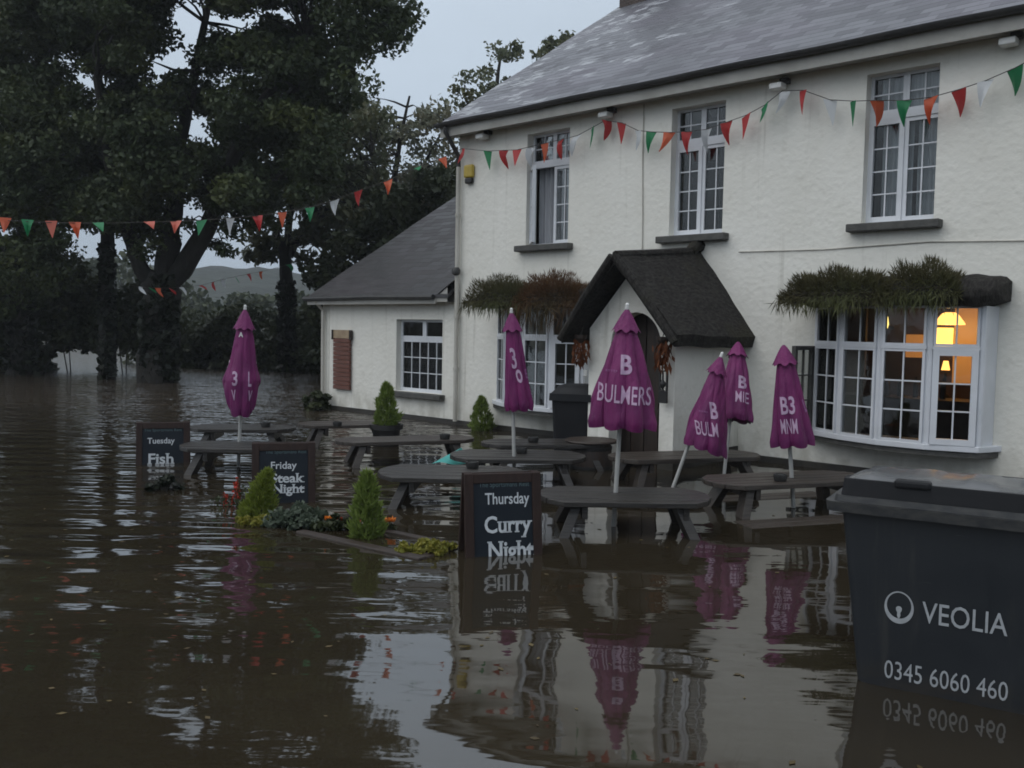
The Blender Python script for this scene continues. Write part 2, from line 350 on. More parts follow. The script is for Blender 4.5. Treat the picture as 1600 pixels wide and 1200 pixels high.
M['leaf_mid'] = m_leaf('olive_tree_leaves', (0.075, 0.09, 0.048), (0.12, 0.135, 0.075), (0.13, 0.13, 0.06))
M['leaf_pale'] = m_leaf('pale_thin_leaves', (0.13, 0.145, 0.095), (0.22, 0.225, 0.16), (0.17, 0.15, 0.09))
M['leaf_hedge'] = m_leaf('hedge_leaves', (0.024, 0.034, 0.015), (0.045, 0.056, 0.024), (0.06, 0.07, 0.03))
M['leaf_conifer'] = m_leaf('golden_conifer_sprays', (0.13, 0.175, 0.026), (0.23, 0.27, 0.05), None, 0.6)
M['leaf_conifer2'] = m_leaf('green_conifer_sprays', (0.125, 0.185, 0.04), (0.21, 0.27, 0.065), None, 0.6)
M['leaf_yellow'] = m_leaf('yellow_creeper_leaves', (0.14, 0.15, 0.02), (0.26, 0.23, 0.04), None, 0.6)
M['leaf_grey'] = m_leaf('grey_green_leaves', (0.05, 0.07, 0.045), (0.10, 0.125, 0.09), None, 0.6)
M['leaf_trail'] = m_leaf('dry_trailing_stems', (0.060, 0.054, 0.024), (0.105, 0.095, 0.045), (0.09, 0.10, 0.04), 0.8)
M['leaf_rust'] = m_leaf('rusty_trailing_stems', (0.085, 0.04, 0.018), (0.13, 0.07, 0.03), (0.06, 0.045, 0.02), 0.8)
M['orange_leaf'] = m_leaf('orange_hanging_leaves', (0.12, 0.038, 0.014), (0.18, 0.06, 0.022), None, 0.7)
M['petal_orange'] = m_leaf('orange_petals', (0.60, 0.16, 0.02), (0.75, 0.25, 0.04), None, 0.6)
M['petal_red'] = m_leaf('red_petals', (0.40, 0.03, 0.02), (0.52, 0.06, 0.03), None, 0.6)
for k, a in dict(orange=(0.62, 0.12, 0.05), red=(0.50, 0.045, 0.045), salmon=(0.62, 0.16, 0.11), green=(0.020, 0.22, 0.085), white=(0.66, 0.68, 0.70)).items():
    t_ = NT(k + '_pennant_cloth'); t_.setp(base=t_.mix(t_.noise(t_.coord(), 9, 3), tuple(c * 0.85 for c in a), a), rough=0.6)
    tr_ = t_.n('ShaderNodeBsdfTranslucent'); tr_.inputs[0].default_value = (*a, 1); mx_ = t_.n('ShaderNodeMixShader'); mx_.inputs[0].default_value = 0.3
    t_.l(t_.p.outputs[0], mx_.inputs[1]); t_.l(tr_.outputs[0], mx_.inputs[2]); t_.l(mx_.outputs[0], t_.o.inputs[0]); M['flag_' + k] = t_.m
M['string'] = simple('bunting_cord', (0.05, 0.045, 0.04), (0.08, 0.07, 0.06), 0.8, 5)
def m_fabric():
    t = NT('purple_parasol_cloth'); o = t.coord(); n1 = t.noise(t.map(o, (3, 3, 0.8)), 3, 4, 0.6)
    s = t.n('ShaderNodeSeparateXYZ'); t.l(o, s.inputs[0])
    c = t.mix(t.step(n1, 0.3, 0.7), (0.170, 0.0155, 0.105), (0.128, 0.0125, 0.085))
    wet = t.step(t.math('ADD', t.noise(t.map(o, (2, 2, 2)), 3, 3), t.math('MULTIPLY', s.outputs[2], -0.5)), 0.0, 0.6)
    c = t.mix(t.math('MULTIPLY', wet, 0.45), c, (0.055, 0.008, 0.058))
    return t.setp(base=c, rough=0.6, spec=0.35, normal=t.bump(t.noise(t.map(o, (4, 4, 0.7)), 7, 4), 0.022))
M['purple'] = m_fabric()
M['ground'] = simple('wet_grass_ground', (0.030, 0.034, 0.014), (0.045, 0.040, 0.024), 0.9, 0.08)
M['hillwood'] = simple('wooded_hill', (0.010, 0.015, 0.009), (0.020, 0.026, 0.015), 0.95, 0.06, bump=1.5, bscale=0.12)
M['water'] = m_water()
M['warm'] = m_emit('warm_glow', (1.0, 0.52, 0.08), 3.2)
M['warm_shade'] = m_emit('lit_lampshade', (1.0, 0.45, 0.10), 2.6)
M['warm_low'] = m_emit('dim_warm_glow', (1.0, 0.36, 0.09), 0.24)

# ------------------------------------------------------------------ ground, water, hill
def ground_z(x, y):
    d = max(y - 66 - 1.5 * math.sin(x * 0.11), -3 - y, abs(x) - 80)
    return -0.45 + 0.95 / (1 + math.exp(-max(min(d, 60), -60) * 0.9)) + max(0, d - 3) * 0.012
gx = sorted(set([-680, -500, -400, -250, 250, 400, 500, 680] + list(range(-160, 161, 4)))); gy = sorted(set([-200, -100, -60] + list(range(-40, 61, 2)) + list(range(62, 90, 4)) + list(range(90, 200, 10)) + [250, 350, 500, 640]))
g = MB(); g.add([(x, y, ground_z(x, y)) for y in gy for x in gx],
                [(j * len(gx) + i, j * len(gx) + i + 1, (j + 1) * len(gx) + i + 1, (j + 1) * len(gx) + i) for j in range(len(gy) - 1) for i in range(len(gx) - 1)])
struct(g.build('ground', M['ground'], smooth=True))
g = MB(); g.add([(-100, -30, 0), (100, -30, 0), (100, 90, 0), (-100, 90, 0)], [(0, 1, 2, 3)])
struct(g.build('flood_water', M['water']))
def hill_h(x): return 21 + 5 * math.sin(x * 0.006 + 1.1) + 3 * math.sin(x * 0.019) + 1.2 * math.sin(x * 0.11 + 2) + 0.8 * math.sin(x * 0.23)
g = MB(); nx = 260
g.grid(lambda a, b: ((a - 0.5) * 760, 165 + 150 * b, (lambda f: hill_h((a - 0.5) * 1300) * 0.74 * f + rng.normal() * 0.3)(min(1.0, 0.06 + b * 2.3) if b < 0.5 else 1.0)), nx, 14)
struct(g.build('hill', M['hillwood'], smooth=True))

# ------------------------------------------------------------------ foliage helpers
def leaf_arrays(pos, nrm, size, aspect, jit=0.35):
    n = len(pos); r = rng.normal(size=(n, 3)); a = np.cross(nrm, r); a /= np.linalg.norm(a, axis=1)[:, None] + 1e-9
    b = np.cross(nrm, a); b /= np.linalg.norm(b, axis=1)[:, None] + 1e-9
    s = size * (1 + jit * rng.uniform(-1, 1, size=(n, 1)))
    return np.stack([pos - a * s, pos + b * s * aspect, pos + a * s, pos - b * s * aspect], 1)
def spray_arrays(pos, dirs, length, width, jit=0.4):
    n = len(pos); d = dirs / (np.linalg.norm(dirs, axis=1)[:, None] + 1e-9); r = rng.normal(size=(n, 3)); b = np.cross(d, r); b /= np.linalg.norm(b, axis=1)[:, None] + 1e-9
    s = length * (1 + jit * rng.uniform(-1, 1, size=(n, 1))); w = width * (1 + jit * rng.uniform(-1, 1, size=(n, 1)))
    return np.stack([pos, pos + d * s * 0.5 + b * w, pos + d * s, pos + d * s * 0.5 - b * w], 1)
def quads(name, arr, mat, parent=None):
    n = len(arr); me = bpy.data.meshes.new(name)
    me.vertices.add(4 * n); me.vertices.foreach_set('co', arr.reshape(-1).astype(np.float32))
    me.loops.add(4 * n); me.loops.foreach_set('vertex_index', np.arange(4 * n, dtype=np.int32))
    me.polygons.add(n); me.polygons.foreach_set('loop_start', np.arange(0, 4 * n, 4, dtype=np.int32)); me.polygons.foreach_set('loop_total', np.full(n, 4, dtype=np.int32))
    me.materials.append(mat); me.update(calc_edges=True); me.validate()
    o = bpy.data.objects.new(name, me); COL.objects.link(o)
    if parent: o.parent = parent
    return o
def rand_norm(n, up=0.5):
    v = rng.normal(size=(n, 3)); v[:, 2] += up; return v / (np.linalg.norm(v, axis=1)[:, None] + 1e-9)
def clump_leaves(cent, rad, per, size, aspect=0.55, up=0.5):
    cent = np.asarray(cent); n = len(cent) * per; c = np.repeat(cent, per, 0)
    d = rng.normal(size=(n, 3)); d /= np.linalg.norm(d, axis=1)[:, None]; rr = rng.uniform(0, 1, size=(n, 1)) ** 0.5
    R = np.repeat(rad * rng.uniform(0.55, 1.25, size=(len(cent), 1)), per, 0); sh = np.array([1, 1, 0.7])
    return leaf_arrays(c + d * rr * R * sh, rand_norm(n, up), size, aspect)

def tree(name, label, base, limbs, region, nclump, Y0, Yd, mat, rad=0.55, per=100, size=0.13, ivy=None, twigs=0.4, group='trees by the flooded water', extra=()):
    """base: world xyz; limbs: lists of (px, py, Y, radius); region(px, py) -> True where the crown grows."""
    t = thing(name, label, 'tree', base, 0, group); b = np.array(base); lm = MB(); nodes = []
    for limb in limbs:
        pts = [AY(p[0], p[1], p[2]) - b for p in limb]; pts2 = []; r2 = []
        for i in range(len(pts) - 1):
            for k in range(4):
                f = k / 4; pts2.append(pts[i] * (1 - f) + pts[i + 1] * f + rng.normal(size=3) * 0.04 * limb[i][3] * 2); r2.append(limb[i][3] * (1 - f) + limb[i + 1][3] * f)
        pts2.append(pts[-1]); r2.append(limb[-1][3]); lm.tube(pts2, r2, 9); nodes += list(zip(pts2, r2))
    cents = []; tries = 0
    while len(cents) < nclump and tries < nclump * 60:
        tries += 1; (x0, x1, y0, y1), fn = region; px, py = rng.uniform(x0, x1), rng.uniform(y0, y1)
        if fn(px, py): cents.append(AY(px, py, Y0 + rng.uniform(-Yd, Yd)) - b)
    cents = np.array(cents); NP = np.array([p for p, r in nodes if r < 0.3] or [p for p, r in nodes])
    for c in cents[: int(len(cents) * twigs)]:
        k = np.argmin(((NP - c) ** 2).sum(1) + 0.4 * np.maximum(0, NP[:, 2] - c[2]) ** 2); p = NP[k]; m = (p + c) / 2 + rng.normal(size=3) * 0.12 + np.array([0, 0, 0.12])
        ln = np.linalg.norm(c - p)
        if ln < 3.2: lm.tube([p, p * 0.5 + m * 0.5 + rng.normal(size=3) * 0.05, m, c], [0.022 + 0.012 * ln, 0.02 + 0.008 * ln, 0.016, 0.008], 5, caps=False)
    cr_ = clump_leaves(cents, rad, per, size)
    if extra:
        ec = np.array([AY(a_ + rng.uniform(-5, 5), c_ + rng.uniform(-5, 5), Y0 + rng.uniform(-1, 1)) - b for a_, c_ in extra for _ in range(2)])
        for c in ec:
            p = NP[np.argmin(((NP - c) ** 2).sum(1))]; m_ = (p + c) / 2 + np.array([0, 0, 0.15]); lm.tube([p, m_, c], [0.03, 0.018, 0.006], 5, caps=False)
        cr_ = np.concatenate([cr_, clump_leaves(ec, 0.42, 70, size, 0.5)])
    quads('crown', cr_, M[mat], t); lm.build('trunk', M['bark'], t, smooth=True)
    if ivy:
        arr = []
        for (px0, px1, py0, py1, Y, n) in ivy:
            P = np.array([AY(rng.uniform(px0, px1), rng.uniform(py0, py1), Y + rng.uniform(-0.35, 0.35)) - b for _ in range(n)])
            arr.append(leaf_arrays(P, rand_norm(n, 0.2), 0.10, 0.7))
        quads('ivy', np.concatenate(arr), M['ivy'], t)
    return t

def shrub(name, label, loc, rad, n, size, mat, group=None, cat='shrub', aspect=0.6, up=0.5, nc=None, flat=1.0, stems=True):
    t = thing(name, label, cat, loc, 0, group); nc = nc or max(8, n // 60)
    d = rng.normal(size=(nc, 3)); d /= np.linalg.norm(d, axis=1)[:, None]; d[:, 2] = np.abs(d[:, 2])
    c = d * (rng.uniform(0.25, 1, size=(nc, 1)) ** 0.6) * np.array(rad)
    quads('foliage', clump_leaves(c, min(rad) * 0.42, n // nc, size, aspect, up), M[mat], t)
    if stems:
        m = MB()
        for k in c[:14 if loc[2] < 0.3 else 2]: m.tube([(k[0] * 0.1, k[1] * 0.1, -0.45 - max(0, loc[2])), k * 0.5, k], [0.02, 0.014, 0.006], 5)
        m.build('stems', M['bark'], t)
    return t
def conifer(name, label, loc, h, r, n, mat, group=None, lean=(0, 0), pot=None):
    t = thing(name, label, 'conifer', loc, 0, group)
    z = rng.uniform(0, 1, n) ** 1.25; th = rng.uniform(0, 2 * np.pi, n); ph = rng.uniform(0, 6, 3); lob = 1 + 0.20 * np.sin(3 * th + 9 * z + ph[0]) + 0.16 * np.sin(5 * th - 13 * z + ph[1]) + 0.12 * np.sin(2 * th + 19 * z + ph[2])
    R = r * (1 - z) ** 0.62 * lob * np.where(z < 0.16, 0.72 + z * 1.75, 1.0); rr = R * rng.uniform(0.45, 1, n) ** 0.5
    P = np.stack([rr * np.cos(th) + lean[0] * z, rr * np.sin(th) + lean[1] * z, z * h], 1)
    D = np.stack([np.cos(th) * 0.55, np.sin(th) * 0.55, np.full(n, 1.0)], 1) + rng.normal(size=(n, 3)) * 0.35
    quads('foliage', spray_arrays(P, D, h * 0.115, h * 0.016), M[mat], t)
    m = MB(); m.tube([(0, 0, -0.2), (lean[0] * 0.5, lean[1] * 0.5, h * 0.5), (lean[0], lean[1], h * 0.96)], [0.025, 0.018, 0.004], 6); m.build('stem', M['bark'], t)
    return t
def trailing(name, label, u0, u1, z0, z1, off, n, mat, group, drop=0.13):
    n = int(n * 1.7)
    uc, zc = (u0 + u1) / 2, (z0 + z1) / 2
    t = house_thing(name, label, 'plant', uc, off, z0, group); a, h = (u1 - u0) / 2, z1 - z0
    th = rng.uniform(0, 1, n); x = rng.uniform(-1, 1, n); yy = rng.uniform(-0.26, 0.26, n); top = (1 - np.abs(x) ** 3.5) * (0.82 + 0.18 * np.sin(x * 9 + uc * 5))
    P = np.stack([x * a, yy, 0.03 + th * h * top * 0.85], 1)
    D = np.stack([x * 0.7 + rng.normal(size=n) * 0.5, yy * 2.6 + rng.normal(size=n) * 0.4, (th - 0.30) * 2.2 + rng.normal(size=n) * 0.5], 1)
    quads('foliage', spray_arrays(P, D, 0.085, 0.0042), M[mat], t)
    k = int(n * 0.05); x = np.clip(rng.normal(-0.1, 0.6, k), -1, 1); P = np.stack([x * a, rng.uniform(-0.33, -0.2, k), rng.uniform(-0.02, 0.1, k)], 1)
    D = np.stack([rng.normal(size=k) * 0.2, rng.normal(size=k) * 0.1 - 0.15, -np.abs(rng.normal(0.8, 0.4, k))], 1)
    quads('trailing_stems', spray_arrays(P, D, drop, 0.004, 0.8), M[mat], t)
    m = MB(); m.box(-a * 0.9, a * 0.9, -0.15, 0.15, 0.0, 0.13); m.build('trough', M['oak'], t, bevel=0.015)
    return t

# ------------------------------------------------------------------ the pub
pub = thing('pub_house', 'white roughcast two storey pub with grey slate roof and dark thatched porch', 'pub', P0, HROT)
WD, X1, RIDGE, YB = 0.24, 14.5, 8.16, 9.4           # wall thickness, right end, ridge height, depth
EAVE = 4.78
UPW = [(1.48, 2.31, 2.87, 4.55), (4.05, 4.85, 2.87, 4.55), (6.64, 7.43, 2.87, 4.55)]
BOW0, BOW1 = 0.98, 6.18
BOWS = [(BOW0, BOW0 + 1.92, 0.42, 1.92), (BOW1, BOW1 + 1.92, 0.42, 1.92)]
DOOR = (4.2, 4.98, -0.45, 1.7)
def holed_wall(m, x0, x1, z0, z1, holes, y0, y1, step=0.5):
    xs = sorted(set([x0, x1] + [h[i] for h in holes for i in (0, 1)])); zs = sorted(set([z0, z1] + [h[i] for h in holes for i in (2, 3)]))
    for i in range(len(xs) - 1):
        for j in range(len(zs) - 1):
            cx, cz = (xs[i] + xs[i + 1]) / 2, (zs[j] + zs[j + 1]) / 2
            if any(h[0] < cx < h[1] and h[2] < cz < h[3] for h in holes): continue
            a, b, c, d = xs[i], xs[i + 1], zs[j], zs[j + 1]
            m.add([(a, y0, c), (b, y0, c), (b, y0, d), (a, y0, d)], [(0, 1, 2, 3)]); m.add([(a, y1, c), (b, y1, c), (b, y1, d), (a, y1, d)], [(3, 2, 1, 0)])
    for a, b, c, d in holes:
        m.add([(a, y0, c), (a, y1, c), (a, y1, d), (a, y0, d)], [(0, 1, 2, 3)]); m.add([(b, y0, c), (b, y1, c), (b, y1, d), (b, y0, d)], [(3, 2, 1, 0)])
        m.add([(a, y0, d), (b, y0, d), (b, y1, d), (a, y1, d)], [(3, 2, 1, 0)]); m.add([(a, y0, c), (b, y0, c), (b, y1, c), (a, y1, c)], [(0, 1, 2, 3)])
m = MB(); holed_wall(m, 0, X1, -0.45, EAVE, UPW + BOWS + [DOOR], 0, WD)
def gable(m, x, xi, y1, zr, ze):
    m.add([(x, 0, -0.45), (x, y1, -0.45), (x, y1, ze), (x, y1 / 2, zr), (x, 0, ze)], [(4, 3, 2, 1, 0)]); m.add([(xi, 0, -0.45), (xi, y1, -0.45), (xi, y1, ze), (xi, y1 / 2, zr), (xi, 0, ze)], [(0, 1, 2, 3, 4)])
gable(m, 0, 0.22, YB, RIDGE - 0.15, EAVE); gable(m, X1, X1 - 0.22, YB, RIDGE - 0.15, EAVE)
m.add([(0, YB, -0.45), (X1, YB, -0.45), (X1, YB, EAVE), (0, YB, EAVE)], [(3, 2, 1, 0)])
m.build('wall', M['wall'], pub)
m = MB(); m.box(-0.015, 3.93, -0.022, 0.0, -0.45, 0.075); m.box(5.23, X1, -0.022, 0.0, -0.45, 0.075); m.build('plinth', M['plinth'], pub, bevel=0.006)
# roof: two slabs, slightly sagging slate courses
TAN = math.tan(math.radians(33.2))
def slope(m, x0, x1, ylo, zlo, yhi, zhi, th, nx, ny, amp=0.012):
    def P(a, b):
        sag = -0.035 * math.sin(math.pi * b) * math.sin(math.pi * a) + amp * math.sin(a * 37 + 5 * b) * math.sin(b * 9 + a * 13)
        return (x0 + (x1 - x0) * a, ylo + (yhi - ylo) * b, zlo + (zhi - zlo) * b + sag)
    m.grid(P, nx, ny); k0 = len(m.v)
    m.grid(lambda a, b: (lambda p: (p[0], p[1], p[2] - th))(P(a, 1 - b)), nx, ny)
    e0 = [P(i / nx, 0) for i in range(nx + 1)]
    for i in range(nx): m.add([e0[i], (e0[i][0], e0[i][1], e0[i][2] - th), (e0[i + 1][0], e0[i + 1][1], e0[i + 1][2] - th), e0[i + 1]], [(0, 1, 2, 3)])
    for a in (0, 1):
        q = [P(a, j / ny) for j in range(ny + 1)]
        for j in range(ny): m.add([q[j], (q[j][0], q[j][1], q[j][2] - th), (q[j + 1][0], q[j + 1][1], q[j + 1][2] - th), q[j + 1]], [(3, 2, 1, 0) if a else (0, 1, 2, 3)])
m = MB(); slope(m, -0.16, X1 + 0.16, -0.30, 4.885, YB / 2, 4.885 + (YB / 2 + 0.30) * TAN, 0.05, 60, 18)
slope(m, -0.16, X1 + 0.16, YB + 0.30, 4.885, YB / 2, 4.885 + (YB / 2 + 0.30) * TAN, 0.05, 20, 6)
roof = m.build('roof', M['slate'], pub, smooth=True)
ZR = 4.885 + (YB / 2 + 0.30) * TAN
m = MB()
for i in range(32): m.tube([(-0.16 + i * 0.46, YB / 2, ZR + 0.0), (-0.16 + i * 0.46 + 0.455, YB / 2, ZR + 0.006)], [0.11, 0.118], 10)
m.build('ridge_tiles', M['slate2'], roof, smooth=True)
m = MB(); m.box(-0.05, 0.72, YB / 2 - 0.36, YB / 2 + 0.36, ZR - 0.6, ZR + 1.1); m.box(-0.1, 0.77, YB / 2 - 0.41, YB / 2 + 0.41, ZR + 1.1, ZR + 1.22)
m.lathe([(0.13, 0), (0.12, 0.1), (0.1, 0.4), (0.12, 0.45)], 12, (0.33, YB / 2, ZR + 1.22)); m.build('chimney', M['brick'], roof)
m = MB(); m.box(-0.16, X1 + 0.16, -0.285, -0.262, 4.66, 4.835); m.box(-0.16, X1 + 0.16, -0.262, -0.001, 4.70, 4.72); m.build('fascia', M['fascia'], pub)
m = MB(); n_ = 60
def gut(a, b):
    an = math.pi + math.pi * b; return (-0.2 + (X1 + 0.4) * a, -0.345 + 0.058 * math.cos(an), 4.862 + 0.006 * math.sin(a * 40) + 0.06 * math.sin(an))
m.grid(gut, n_, 8); m.build('gutter', M['gutter'], pub, smooth=True)
m = MB(); m.tube([(0.02, -0.345, 4.80), (0.02, -0.34, 4.72), (0.05, -0.16, 4.48), (0.055, -0.075, 4.38), (0.055, -0.07, 4.2)], 0.036, 8); m.build('gutter_outlet', M['gutter'], pub, smooth=True)
m = MB(); m.tube([(0.055, -0.07, 4.2), (0.055, -0.07, 2.0), (0.055, -0.07, 0.06)], 0.037, 10)
for z in (3.4, 1.75, 0.9): m.tube([(0.055, -0.07, z), (0.055, -0.07, z + 0.05)], 0.047, 10)
dp = m.build('downpipe', M['pipe'], pub, smooth=True)
m = MB(); m.lathe([(0.03, -0.07), (0.07, -0.04), (0.075, 0.02), (0.05, 0.06)], 12, (0.06, -0.1, 2.52)); m.build('hopper', M['gutter'], dp, smooth=True)
m = MB(); m.tube([(3.60, -0.01, 4.68), (3.605, -0.012, 3.9), (3.63, -0.012, 3.2), (3.64, -0.012, 2.55)], 0.008, 5); m.tube([(5.1, -0.012, 2.62), (6.2, -0.012, 2.60), (7.4, -0.012, 2.63), (9.5, -0.012, 2.55)], 0.007, 5)
m.build('cable', M['pipe'], pub)

def light_panel(fr, gl, o, d, a0, a1, z0, z1, cols, rows, w=0.05, bar=0.016, t=0.05):
    fr.dbox(o, d, a0, a0 + w, 0, t, z0, z1); fr.dbox(o, d, a1 - w, a1, 0, t, z0, z1)
    fr.dbox(o, d, a0 + w, a1 - w, 0, t - 0.003, z0, z0 + w); fr.dbox(o, d, a0 + w, a1 - w, 0, t - 0.003, z1 - w, z1)
    A0, A1, Z0, Z1 = a0 + w, a1 - w, z0 + w, z1 - w
    for i in range(1, cols): c = A0 + (A1 - A0) * i / cols; fr.dbox(o, d, c - bar / 2, c + bar / 2, 0.012, 0.036, Z0, Z1)
    for j in range(1, rows): c = Z0 + (Z1 - Z0) * j / rows; fr.dbox(o, d, A0, A1, 0.014, 0.034, c - bar / 2, c + bar / 2)
    gl.dbox(o, d, A0, A1, 0.022, 0.026, Z0, Z1)
def curtain(m, o, d, a0, a1, z0, z1, back, waves):
    n = (d[1], -d[0])
    def P(a, b):
        t = -back + 0.022 * math.sin(a * waves * 6.283 + 0.8 * math.sin(b * 3)); A = a0 + (a1 - a0) * a
        return (o[0] + d[0] * A + n[0] * t, o[1] + d[1] * A + n[1] * t, z0 + (z1 - z0) * b)
    m.grid(P, waves * 8, 4)
D0 = (1, 0)
for k, (a, b, c, d) in enumerate(UPW):
    fr = MB(); gl = MB(); cu = MB(); o = (a, 0.19); w = b - a; mid = w * (0.50 if k else 0.52); tr = 4.10 - 0.02
    c2 = c + 0.03
    light_panel(fr, gl, o, D0, 0.0, mid, tr + 0.04, d, 2, 2, 0.035); light_panel(fr, gl, o, D0, mid + 0.001, w, tr + 0.04, d, 2, 2, 0.035)
    fr.dbox(o, D0, 0, w, 0, 0.062, tr - 0.035, tr + 0.039)
    light_panel(fr, gl, o, D0, mid + 0.001, w, c2, tr - 0.036, 2, 4, 0.045)
    if k: light_panel(fr, gl, o, D0, 0.0, mid, c2, tr - 0.036, 2, 4, 0.055, t=0.066)
    else:
        fr.dbox(o, D0, 0, 0.03, 0, 0.05, c2, tr - 0.036)
    fr.dbox(o, D0, -0.0, w, 0.0, 0.075, c, c + 0.029)
    wd = fr.build('window', M['upvc'], pub); wd['label'] = ['upper window nearest the corner, one casement swung open', 'upper window above the thatched porch, closed', 'largest upper window with pale net curtains'][k]
    gl.build('pane', M['glass'], wd)
    if k == 0:
        f2 = MB(); g2 = MB(); dd = (math.cos(0.75), -math.sin(0.75)); light_panel(f2, g2, (a + 0.02, 0.13), dd, 0.0, 0.40, c2, tr - 0.04, 2, 4, 0.045)
        oc = f2.build('open_casement', M['upvc'], wd)
    if k == 0: curtain(cu, o, D0, 0.02, w - 0.02, c, d, 0.10, 7)
    elif k == 2: curtain(cu, o, D0, 0.13, w * 0.60, c, d, 0.05, 6); curtain(cu, o, D0, w * 0.66, w - 0.02, c, d, 0.05, 4); curtain(cu, o, D0, 0.10, w - 0.01, 4.08, d, 0.035, 9)
    else: curtain(cu, o, D0, 0.02, 0.13, c, d, 0.10, 2); curtain(cu, o, D0, w * 0.62, w - 0.02, c, d, 0.13, 4)
    cu.build('curtain', [M['curtain'], M['curtain_dark'], M['net']][k], wd, smooth=True)
    sl = MB(); sl.box(a - 0.13, b + 0.10, -0.13, 0.13, c - 0.095, c - 0.004); sl.build('sill', M['sill'], wd, bevel=0.012)

BOWPTS = [(0, 0.0), (0.42, 0.28), (0.91, 0.44), (1.42, 0.44), (1.88, 0.28), (1.92, 0.0)]
for k, u0 in enumerate((BOW0, BOW1)):
    fr = MB(); gl = MB(); pts = [(u0 + a, -b + 0.0) for a, b in BOWPTS]; zb, zt, z1, z2 = 0.47, 1.92, 1.462, 1.498
    for i in range(5):
        p, q = np.array(pts[i]), np.array(pts[i + 1]); d = (q - p); ln = np.linalg.norm(d); d = d / ln
        if i == 4: fr.dbox(p, d, 0.02, ln, -0.03, 0.03, zb, zt); continue
        thick = 0.062 if i == 3 else 0.027
        light_panel(fr, gl, p, d, 0.03, ln - 0.03, zb, z1, 2, 3, thick, t=0.055 if i < 3 else 0.07)
        light_panel(fr, gl, p, d, 0.03, ln - 0.03, z2, zt, 2, 1, 0.026)
        fr.dbox(p, d, 0.02, ln - 0.02, -0.01, 0.06, z1 + 0.001, z2 - 0.001)
    for i, p in enumerate(pts[:5]): fr.tube([(p[0], p[1] + 0.005, zb), (p[0], p[1] + 0.005, zt)], 0.044, 8)
    bw = fr.build('bow_window', M['upvc'], pub, smooth=True); bw['label'] = ['bow window beside the porch under dry hanging plants', 'bow window with warm light inside and an open side casement'][k]
    gl.build('pane', M['glass'], bw)
    def sillpoly(m, grow, z0, z1, xe=0.0):
        c = [(pts[0][0] - grow - 0.10, 0.0), (pts[0][0] + 0.02, -0.07 - grow)] + [(p[0] + (0.0), p[1] - grow) for p in pts[1:4]] + [(pts[4][0] + 0.03 + xe, pts[4][1] - grow), (pts[5][0] + grow + 0.06 + xe, 0.0)]
        n = len(c); m.add([(x, y, z0) for x, y in c] + [(x, y, z1) for x, y in c], [tuple(range(n - 1, -1, -1)), tuple(range(n, 2 * n))] + [(i, (i + 1) % n, n + (i + 1) % n, n + i) for i in range(n)])
    m = MB(); sillpoly(m, 0.06, 0.405, 0.469); m.build('sill', M['upvc'], bw, bevel=0.008)
    m = MB(); sillpoly(m, 0.03, 0.345, 0.404); m.build('sill_board', M['sill'], bw)
    if k == 1:
        f2 = MB(); g2 = MB(); light_panel(f2, g2, (u0 - 0.02, -0.03), (-0.14, -0.99), 0.0, 0.40, 0.47, 1.46, 2, 3, 0.05)
        oc = f2.build('open_casement', M['sill'], bw); g2.build('open_pane', M['glass_clear'], bw)
    else:
        m = MB(); m.box(u0 + 1.80, u0 + 1.97, -0.30, -0.296, 0.95, 1.04); nt = m.build('paper_notice', M['white'], bw)
    # dark thatched hood over the bow
    m = MB(); ua, ub = (u0 - 0.10, u0 + 2.30) if k == 0 else (u0 - 0.12, u0 + 2.06)
    def hood(a, b):
        x = ua + (ub - ua) * a; e = min(1.0, min(a, 1 - a) * 9) ** 0.45; an = b * math.pi * 1.25
        r = 0.17 * (0.55 + 0.45 * e) * (1 + 0.05 * math.sin(a * 55 + b * 6)); dy = 0.62 * (0.6 + 0.4 * e)
        prof = [(0.0, 0.20), (-0.28, 0.17), (-0.52, 0.11), (-0.62, 0.02), (-0.63, -0.06), (-0.57, -0.13), (-0.4, -0.15), (0.0, -0.14)]
        f = b * (len(prof) - 1); i = min(int(f), len(prof) - 2); f -= i; py = prof[i][0] * (1 - f) + prof[i + 1][0] * f; pz = prof[i][1] * (1 - f) + prof[i + 1][1] * f
        return (x, py * (0.6 + 0.4 * e) + 0.012 * math.sin(a * 71 + b * 9), 2.06 + pz * (0.6 + 0.4 * e) + 0.01 * math.sin(a * 47))
    m.grid(hood, 40, 21)
    for a in (0, 1): m.add([hood(a, j / 21) for j in range(22)], [tuple(range(22)) if a == 0 else tuple(range(21, -1, -1))])
    m.build('hood', M['thatch'], bw, smooth=True)

# porch: arched front, side walls, thatched gable roof
PX0, PX1, PY, PRX = 3.93, 5.17, -1.52, 4.525
m = MB(); nn = 48
def rline(x): return 2.30 - abs(x - PRX) * 1.14
def arch(x):
    h = (x - 4.615) / 0.36
    return 1.42 + 0.40 * math.sqrt(max(0, 1 - h * h)) if abs(h) < 1 else -0.45
xs = sorted(set(list(np.linspace(PX0, PX1, nn)) + [4.2551, 4.9749, PRX]))
for a, b in zip(xs[:-1], xs[1:]):
    inside = abs((a + b) / 2 - 4.615) < 0.36; za, zb = (arch(a), arch(b)) if inside else (-0.45, -0.45)
    if inside: za = max(za, 1.42); zb = max(zb, 1.42)
    for y, fl in ((PY, 0), (PY + 0.22, 1)):
        q = [(a, y, za), (b, y, zb), (b, y, rline(b)), (a, y, rline(a))]; m.add(q, [(0, 1, 2, 3) if not fl else (3, 2, 1, 0)])
    if inside: m.add([(a, PY, za), (b, PY, zb), (b, PY + 0.22, zb), (a, PY + 0.22, za)], [(3, 2, 1, 0)])
